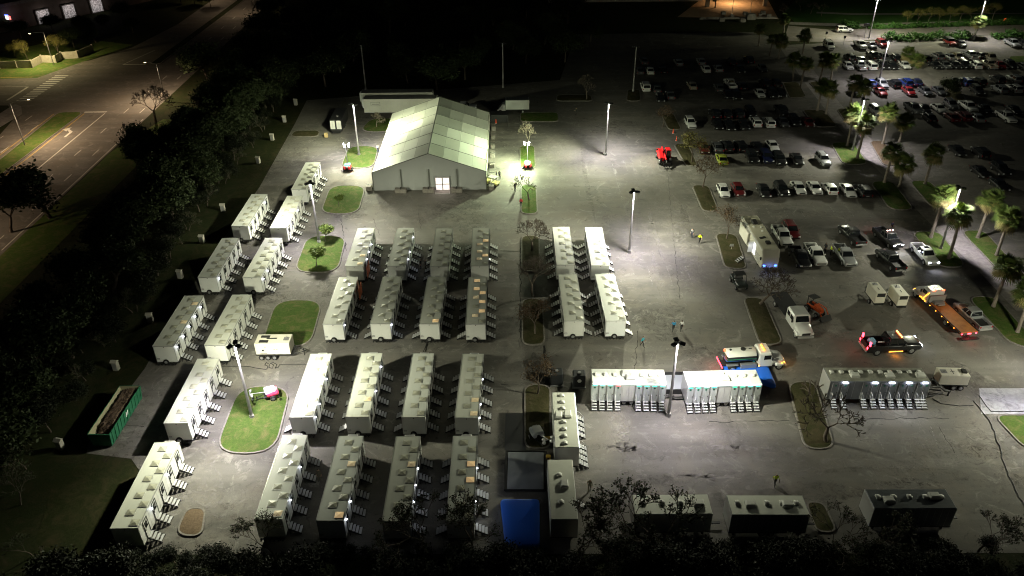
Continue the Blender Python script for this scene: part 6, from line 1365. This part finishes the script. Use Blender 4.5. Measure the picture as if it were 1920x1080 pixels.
hedge([(1580,50),(1610,53)], 1.5, 3, 'bright shrub bed behind the white driving SUV'); hedge([(1630,53),(1690,52),(1760,49),(1840,47),(1950,43)], 1.0, 2.5, 'long low shrub bed behind the access road')
for k in range(9): tree('olive%d' % (k % 2), at(1700+k*20, 44-k*.9, 0), .62+.07*(k % 3), 'olive tree in the row behind the access road, %s from the left' % ORD[k], 'olive trees behind the access road')
for k, (u, v) in enumerate(((1540,30),(1520,26),(1470,30),(1500,20))): tree('bare%d' % (k % 3), at(u, v, 0), .7, 'dim bare tree beside the plaza, %s' % ('at the field edge','second from the field','nearest the palms','farthest back')[k])
# ================================================================== people
def make_person(pose):
    st = pose == 'walk'; V = []; Rd = []; E = []; tagv = []
    def j(p, r, par, tg, ry=None): V.append(Vector(p)); Rd.append((r, ry or r)); tagv.append(tg); (E.append((par, len(V)-1)) if par is not None else None); return len(V)-1
    pel = j((0,0,.96), .15, None, 'P', .11); sp = j((0,.01,1.13), .135, pel, 'S', .1); ch = j((0,0,1.34), .165, sp, 'S', .115); nk = j((0,.0,1.5), .062, ch, 'K'); hd = j((0,.02,1.6), .085, nk, 'K'); tp = j((0,.02,1.72), .08, hd, 'H')
    j((0,.115,1.61), .018, hd, 'K')
    for s in (-1, 1):
        f = (.26*s if st else .03); b = (-.12 if st and s < 0 else 0)
        hip = j((s*.1,0,.9), .098, pel, 'P'); kn = j((s*.11, f*.55+.03, .5), .068, hip, 'P'); an = j((s*.115, f+b*.5-.01, .1), .045, kn, 'P'); toe = j((s*.13, f+b*.5+.15, .04), .04, an, 'B')
        sh = j((s*.19,0,1.41), .066, ch, 'S'); 
        if pose == 'bent': el, wr = (s*.25,.06,1.14), (s*.15,.28,1.12)
        elif st: el, wr = (s*.25,-.22*s*.6,1.14), (s*.25,-.3*s*.6+.08,.9)
        else: el, wr = (s*.25,-.02,1.12), (s*.26,.08,.87)
        e = j(el, .05, sh, 'S'); w_ = j(wr, .033, e, 'K'); dv = (Vector(wr)-Vector(el)).normalized(); pm = j(Vector(wr)+dv*.07, .036, w_, 'K', .022)
        sd_ = dv.cross(Vector((0,0,1)) if abs(dv.z) < .8 else Vector((1,0,0))).normalized()
        for k, ln in enumerate((.07,.085,.08,.065)):
            b0 = Vector(wr)+dv*.1+sd_*(k-1.5)*.02; a1 = j(b0, .009, pm, 'K'); a2 = j(b0+dv*ln*.6, .0085, a1, 'K'); j(b0+dv*ln*.9+Vector((0,.02,0)), .008, a2, 'K')
        th = j(Vector(wr)+dv*.04-sd_*.045, .01, w_, 'K'); j(Vector(wr)+dv*.09-sd_*.06, .009, th, 'K')
    me = bpy.data.meshes.new('skin'); me.from_pydata(V, E, []); o = bpy.data.objects.new('skin', me); C.objects.link(o)
    m = o.modifiers.new('s', 'SKIN'); m.use_smooth_shade = True
    for k, sv in enumerate(me.skin_vertices[0].data): sv.radius = Rd[k]; sv.use_root = (k == 0)
    o.modifiers.new('d', 'SUBSURF').levels = 1
    dg = bpy.context.evaluated_depsgraph_get(); dg.update(); ev = bpy.data.meshes.new_from_object(o.evaluated_get(dg)); bpy.data.objects.remove(o)
    ev.materials.clear()
    for k in range(5): ev.materials.append(M_BLACK)
    idx = {'S': 0, 'P': 1, 'K': 2, 'H': 3, 'B': 4}
    for p in ev.polygons:
        c = p.center; best = min(range(len(V)), key=lambda i: (V[i]-c).length-Rd[i][0]*.6); p.material_index = idx[tagv[best]]
        if c.z > 1.66 or (c.z > 1.55 and c.y < -.02): p.material_index = 3
        p.use_smooth = True
    return ev
SKINS = [mat('skin_a', (.42,.25,.17), .6), mat('skin_b', (.2,.11,.07), .6)]; M_HAIR = mat('hair_dark', (.02,.015,.012), .7); M_SHOE = mat('boots', (.02,.018,.016), .6)
CL = dict(black=mat('cloth_black', (.016,.016,.018), .85), navy=mat('cloth_navy', (.02,.025,.05), .85), grey=mat('cloth_grey', (.2,.2,.2), .85), white=mat('cloth_white', (.6,.6,.58), .85), red=mat('cloth_red', (.4,.02,.03), .85), teal=mat('cloth_teal', (.02,.25,.32), .85), blue=mat('cloth_blue', (.03,.22,.42), .85), hivis=mat('cloth_hivis', (.62,.78,.03), .7), camo=speckle('cloth_camo', (.10,.09,.06), (.2,.18,.13), 14, .9), khaki=mat('cloth_khaki', (.2,.17,.11), .85), jean=mat('cloth_jean', (.05,.07,.12), .85))
def person(u, v, pose, face, shirt, pants, label, z=0, hat=None):
    me = cached(('person', pose), lambda: make_person(pose)); g = G(u, v, z); t = thing('person', label, 'person', (g.x, g.y, z), R(face))
    inst('body', me, t, mats={0: CL[shirt], 1: CL[pants], 2: SKINS[rnd.random() < .5], 3: M_HAIR, 4: M_SHOE})
    if hat: mb = MB(); mb.cyl((0,.02,1.68), (0,.02,1.8), .11, .085, 12); mb.cyl((0,.05,1.675), (0,.05,1.69), .15, .14, 12); inst('cap', mb.mesh('cap', CL[hat]), t)
    mb = MB()
    for s in (-1, 1): mb.sph((s*.032,.098,1.635), .012, 6, 4)
    mb.box(-.025,.025,.098,.106,1.555,1.565); inst('face', cached('pface', lambda: mb.mesh('face', M_HAIR)), t)
for a in [(966,358,'stand',30,'black','black','person in black standing alone between tent and narrow island'),(977,388,'stand',0,'red','black','person in a red shirt at the near narrow island edge'),(931,336,'stand',100,'black','navy','person in dark clothes beside the yellow cart, left of two'),(937,336,'stand',200,'grey','black','person in dark grey beside the yellow cart, right of two'),(919,352,'bent',250,'camo','camo','person in camouflage leaning at the tent corner'),
          (709,286,'stand',180,'white','jean','person in a white shirt beside the left tent wall'),(1262,621,'walk',0,'blue','black','person in a blue shirt walking away beside another in white'),(1277,620,'walk',0,'white','black','person in a white shirt walking beside one in blue'),(1204,650,'walk',250,'teal','black','person with a teal shirt carrying a dark bag'),(1297,446,'stand',160,'grey','navy','person in grey on open asphalt near the dry island'),
          (1311,456,'walk',180,'hivis','black','person in a yellow vest beside the one in grey'),(1452,911,'walk',190,'hivis','black','person in a bright yellow shirt walking on the open lower asphalt'),(1105,921,'walk',170,'camo','camo','person in camouflage walking beside the office trailer'),(600,901,'stand',180,'camo','camo','person in camouflage in shadow between front row trailers'),(1411,690,'bent',0,'teal','black','person in a teal shirt working beside the tanker truck'),
          (1546,473,'stand',120,'black','black','person in black behind the white sunroof pickup'),(1556,478,'bent',260,'hivis','black','person in a yellow vest between two sunroof pickups'),(790,504,'stand',90,'black','navy','person in black between back row trailers, left of two'),(798,505,'stand',270,'black','black','person in black between back row trailers, right of two'),(1080,216,'bent',90,'black','black','dark person on the dim asphalt behind the open lot'),(1670,432,'stand',200,'navy','black','person in dark clothes beside the flashing black pickup')]: person(*a[:7])
# ================================================================== signs, fence, far buildings
for k, (u, v, hh, l) in enumerate(((1547,77,2.6,'small sign post at the access road, left one'),(1581,85,2.6,'small sign post on the verge by the white pickup'),(1620,72,4.2,'tall double sign beside the access road lamp'),(237,252,2.4,'small sign post on the right verge of the main road'))):
    t = thing('sign_post', l, 'sign', G(u, v)); mb = MB(); mb.cyl((0,0,0), (0,0,hh), .05, .05, 6); inst('post', mb.mesh('post', M_GREY), t); mb = MB(); wd = .9 if hh > 4 else .3; mb.box(-wd, wd, -.06, -.03, hh-.7, hh); inst('plate', mb.mesh('plate', M_BLACK), t)
M_FENCE = speckle('fence_wall', (.32,.29,.24), (.42,.39,.33), 1.5)
fp = [G(u, v) for u, v in ((-40,129),(0,129),(32,128),(61,127),(80,117),(106,118),(117,111),(147,109),(175,97))]
t = thing('wall_fence', 'pale panel fence along the far road verge', 'fence', fp[0])
for k, (a, b) in enumerate(zip(fp[:-1], fp[1:])):
    d = b-a; n = Vector((-d.y, d.x, 0)).normalized()*.06; mb = MB(); A = a-fp[0]+d*.03; B = b-fp[0]-d*.03
    mb.add([A-n, B-n, B+n, A+n]+[p+Vector((0,0,1.9)) for p in (A-n, B-n, B+n, A+n)], [(0,1,5,4),(1,2,6,5),(2,3,7,6),(3,0,4,7),(4,5,6,7)]); inst('panel', mb.mesh('panel', M_FENCE), t)
    mb = MB(); p = b-fp[0]; mb.bbox(p.x-.18, p.x+.18, p.y-.18, p.y+.18, 0, 2.05, .04); inst('post', mb.mesh('post', M_FENCE), t)
# store with lit bays, top left
A = G(12,60); B = G(200,20); d = (B-A); ang = math.atan2(d.y, d.x); t = thing('store_building', 'dark store with three lit wall bays at the top left', 'building', A, ang); Ln = d.length
mb = MB(); mb.bbox(-14, Ln+20, 0, 30, 0, 7.5, .15, 0); mb.box(-14.2, Ln+20.2, -.2, .0, 7.0, 7.9, 1); inst('wall', mb.mesh('wall', [speckle('store_wall', (.12,.09,.075), (.17,.135,.11), .5), M_KERB]), t)
M_BAY = NT('lit_bay'); bay = M_BAY.ramp(M_BAY.noise(2.2, 5, .7), [(.42,(.5,.46,.45)),(.62,(.12,.10,.10))]); M_BAY.l(bay, M_BAY.b.inputs['Emission Color']); M_BAY.b.inputs['Emission Strength'].default_value = .55; M_BAY = M_BAY.out(bay, .6)
for k, (u, v) in enumerate(((56,36),(92,23),(128,9))):
    p = G(u, v); x = (p-A).dot(d.normalized()); f = MB(); f.box(x-2.1, x+2.1, -.35, -.05, 0, 4.4); w_ = inst('window', f.mesh('window', M_KERB), t); mb = MB(); mb.box(x-1.8, x+1.8, -.375, -.355, .3, 4.1); inst('pane', mb.mesh('pane', M_BAY), w_)
    point(t, (x, -2.0, 3.2), 60, (1,.9,.86), .3)
g = G(20,30, 4.5); t = thing('shop_sign', 'small lit blue, white and red sign at the top left corner', 'sign', (g.x, g.y-1.5, 0), R(-20)); mb = MB(); mb.cyl((0,0,0), (0,0,3.8), .12, .12, 8); inst('post', mb.mesh('post', M_GREY), t)
for nm, x0, x1, c in (('white_field', -.9, .15, (.9,.93,1)), ('red_field', .15, .9, (1,.12,.1)), ('blue_field', -1.0, .2, (.1,.18,1))):
    mb = MB(); z0, z1 = (3.9,4.9) if nm != 'blue_field' else (4.9,5.2); mb.box(x0, x1, -.1, .1, z0, z1); inst(nm, mb.mesh(nm, glow('sign_'+nm, c, 4)), t)
# entrance building with warm porch
g = G(1367,2); t = thing('entrance_building', 'public building with a warm lit glass entrance at the top', 'building', (g.x, g.y, 0))
mb = MB(); mb.bbox(-60,-9,0,25,0,9,.15); mb.bbox(10,70,2,27,0,8,.15); mb.bbox(-9,10,4,25,0,9,.1); mb.bbox(-9.5,10.5,-8,5,6.2,7.4,.1); mb.bbox(-9.4,-8.2,-7.8,-6.6,0,6.2,.06); mb.bbox(9.2,10.4,-7.8,-6.6,0,6.2,.06); inst('wall', mb.mesh('wall', speckle('stucco', (.3,.26,.22), (.4,.36,.31), .6)), t)
for k in range(7):
    f = MB(); x = -7+k*2; f.box(x, x+1.9, 3.85, 3.98, .1, 4.4); w_ = inst('window', f.mesh('window', M_BLACK), t); mb = MB(); mb.box(x+.12, x+1.78, 3.82, 3.845, .25, 4.2); inst('pane', mb.mesh('pane', glow('lobby_glass_%d' % (k % 2), ((.85,.75,.35),(.45,.6,.3))[k % 2], .5)), w_)
lamp_light(t, (0, -4, 6.0), 7500, (1,.62,.28), R(150), 1.2, .6)
for k, (u, v, s) in enumerate(((1407,36,1.3),(1353,40,.8),(1392,41,.8),(1372,33,.6),(1441,32,.7),(1425,30,.6),(1356,27,.7),(1397,28,.7),(1430,27,.8),(1329,36,.4))):
    mb = MB(); mb.bbox(-s, s, -s*.8, s*.8, 0, 1.3*s, .08); tag(inst('planter_block', mb.mesh('planter_block', M_CONC), None, G(u, v)), 'pale planter block on the plaza, %s from the left' % ORD[sorted((1407,1353,1392,1372,1441,1425,1356,1397,1430,1329)).index(u)], 'planter', 'plaza planter blocks')
for (u, v), l in (((1372,27), 'flagpole left of two on the plaza'), ((1406,28), 'flagpole right of two on the plaza')):
    t = thing('flagpole', l, 'flagpole', G(u, v)); mb = MB(); mb.cyl((0,0,0), (0,0,9), .08, .05, 8); mb.cyl((0,0,0), (0,0,.3), .3, .25, 10); inst('pole', mb.mesh('pole', M_TRIM), t)
    mb = MB(); mb.add([(.06,0,6.6),(1.2,.25,6.3),(1.3,.1,7.2),(.06,0,7.5)], [(0,1,2,3)]); inst('flag', mb.mesh('flag', mat('flag_red', (.4,.04,.04), .8)), t)
mb = MB(); mb.box(-12,12,0,.5,0,.25); mb.box(-11.5,11.5,.5,1.1,0,.45); o = inst('plaza_steps', mb.mesh('plaza_steps', M_CONC), None, (G(1385,36).x, G(1385,36).y, 0)); o['kind'] = 'structure'
g = G(1885,42); mb = MB(); mb.bbox(-.7,.7,-.2,.2,.6,1.1,.1); tag(inst('red_light_sign', mb.mesh('red_light_sign', glow('far_red', (1,.12,.03), 2.5)), None, (g.x, g.y, 0)), 'small glowing red light at the far right', 'light')
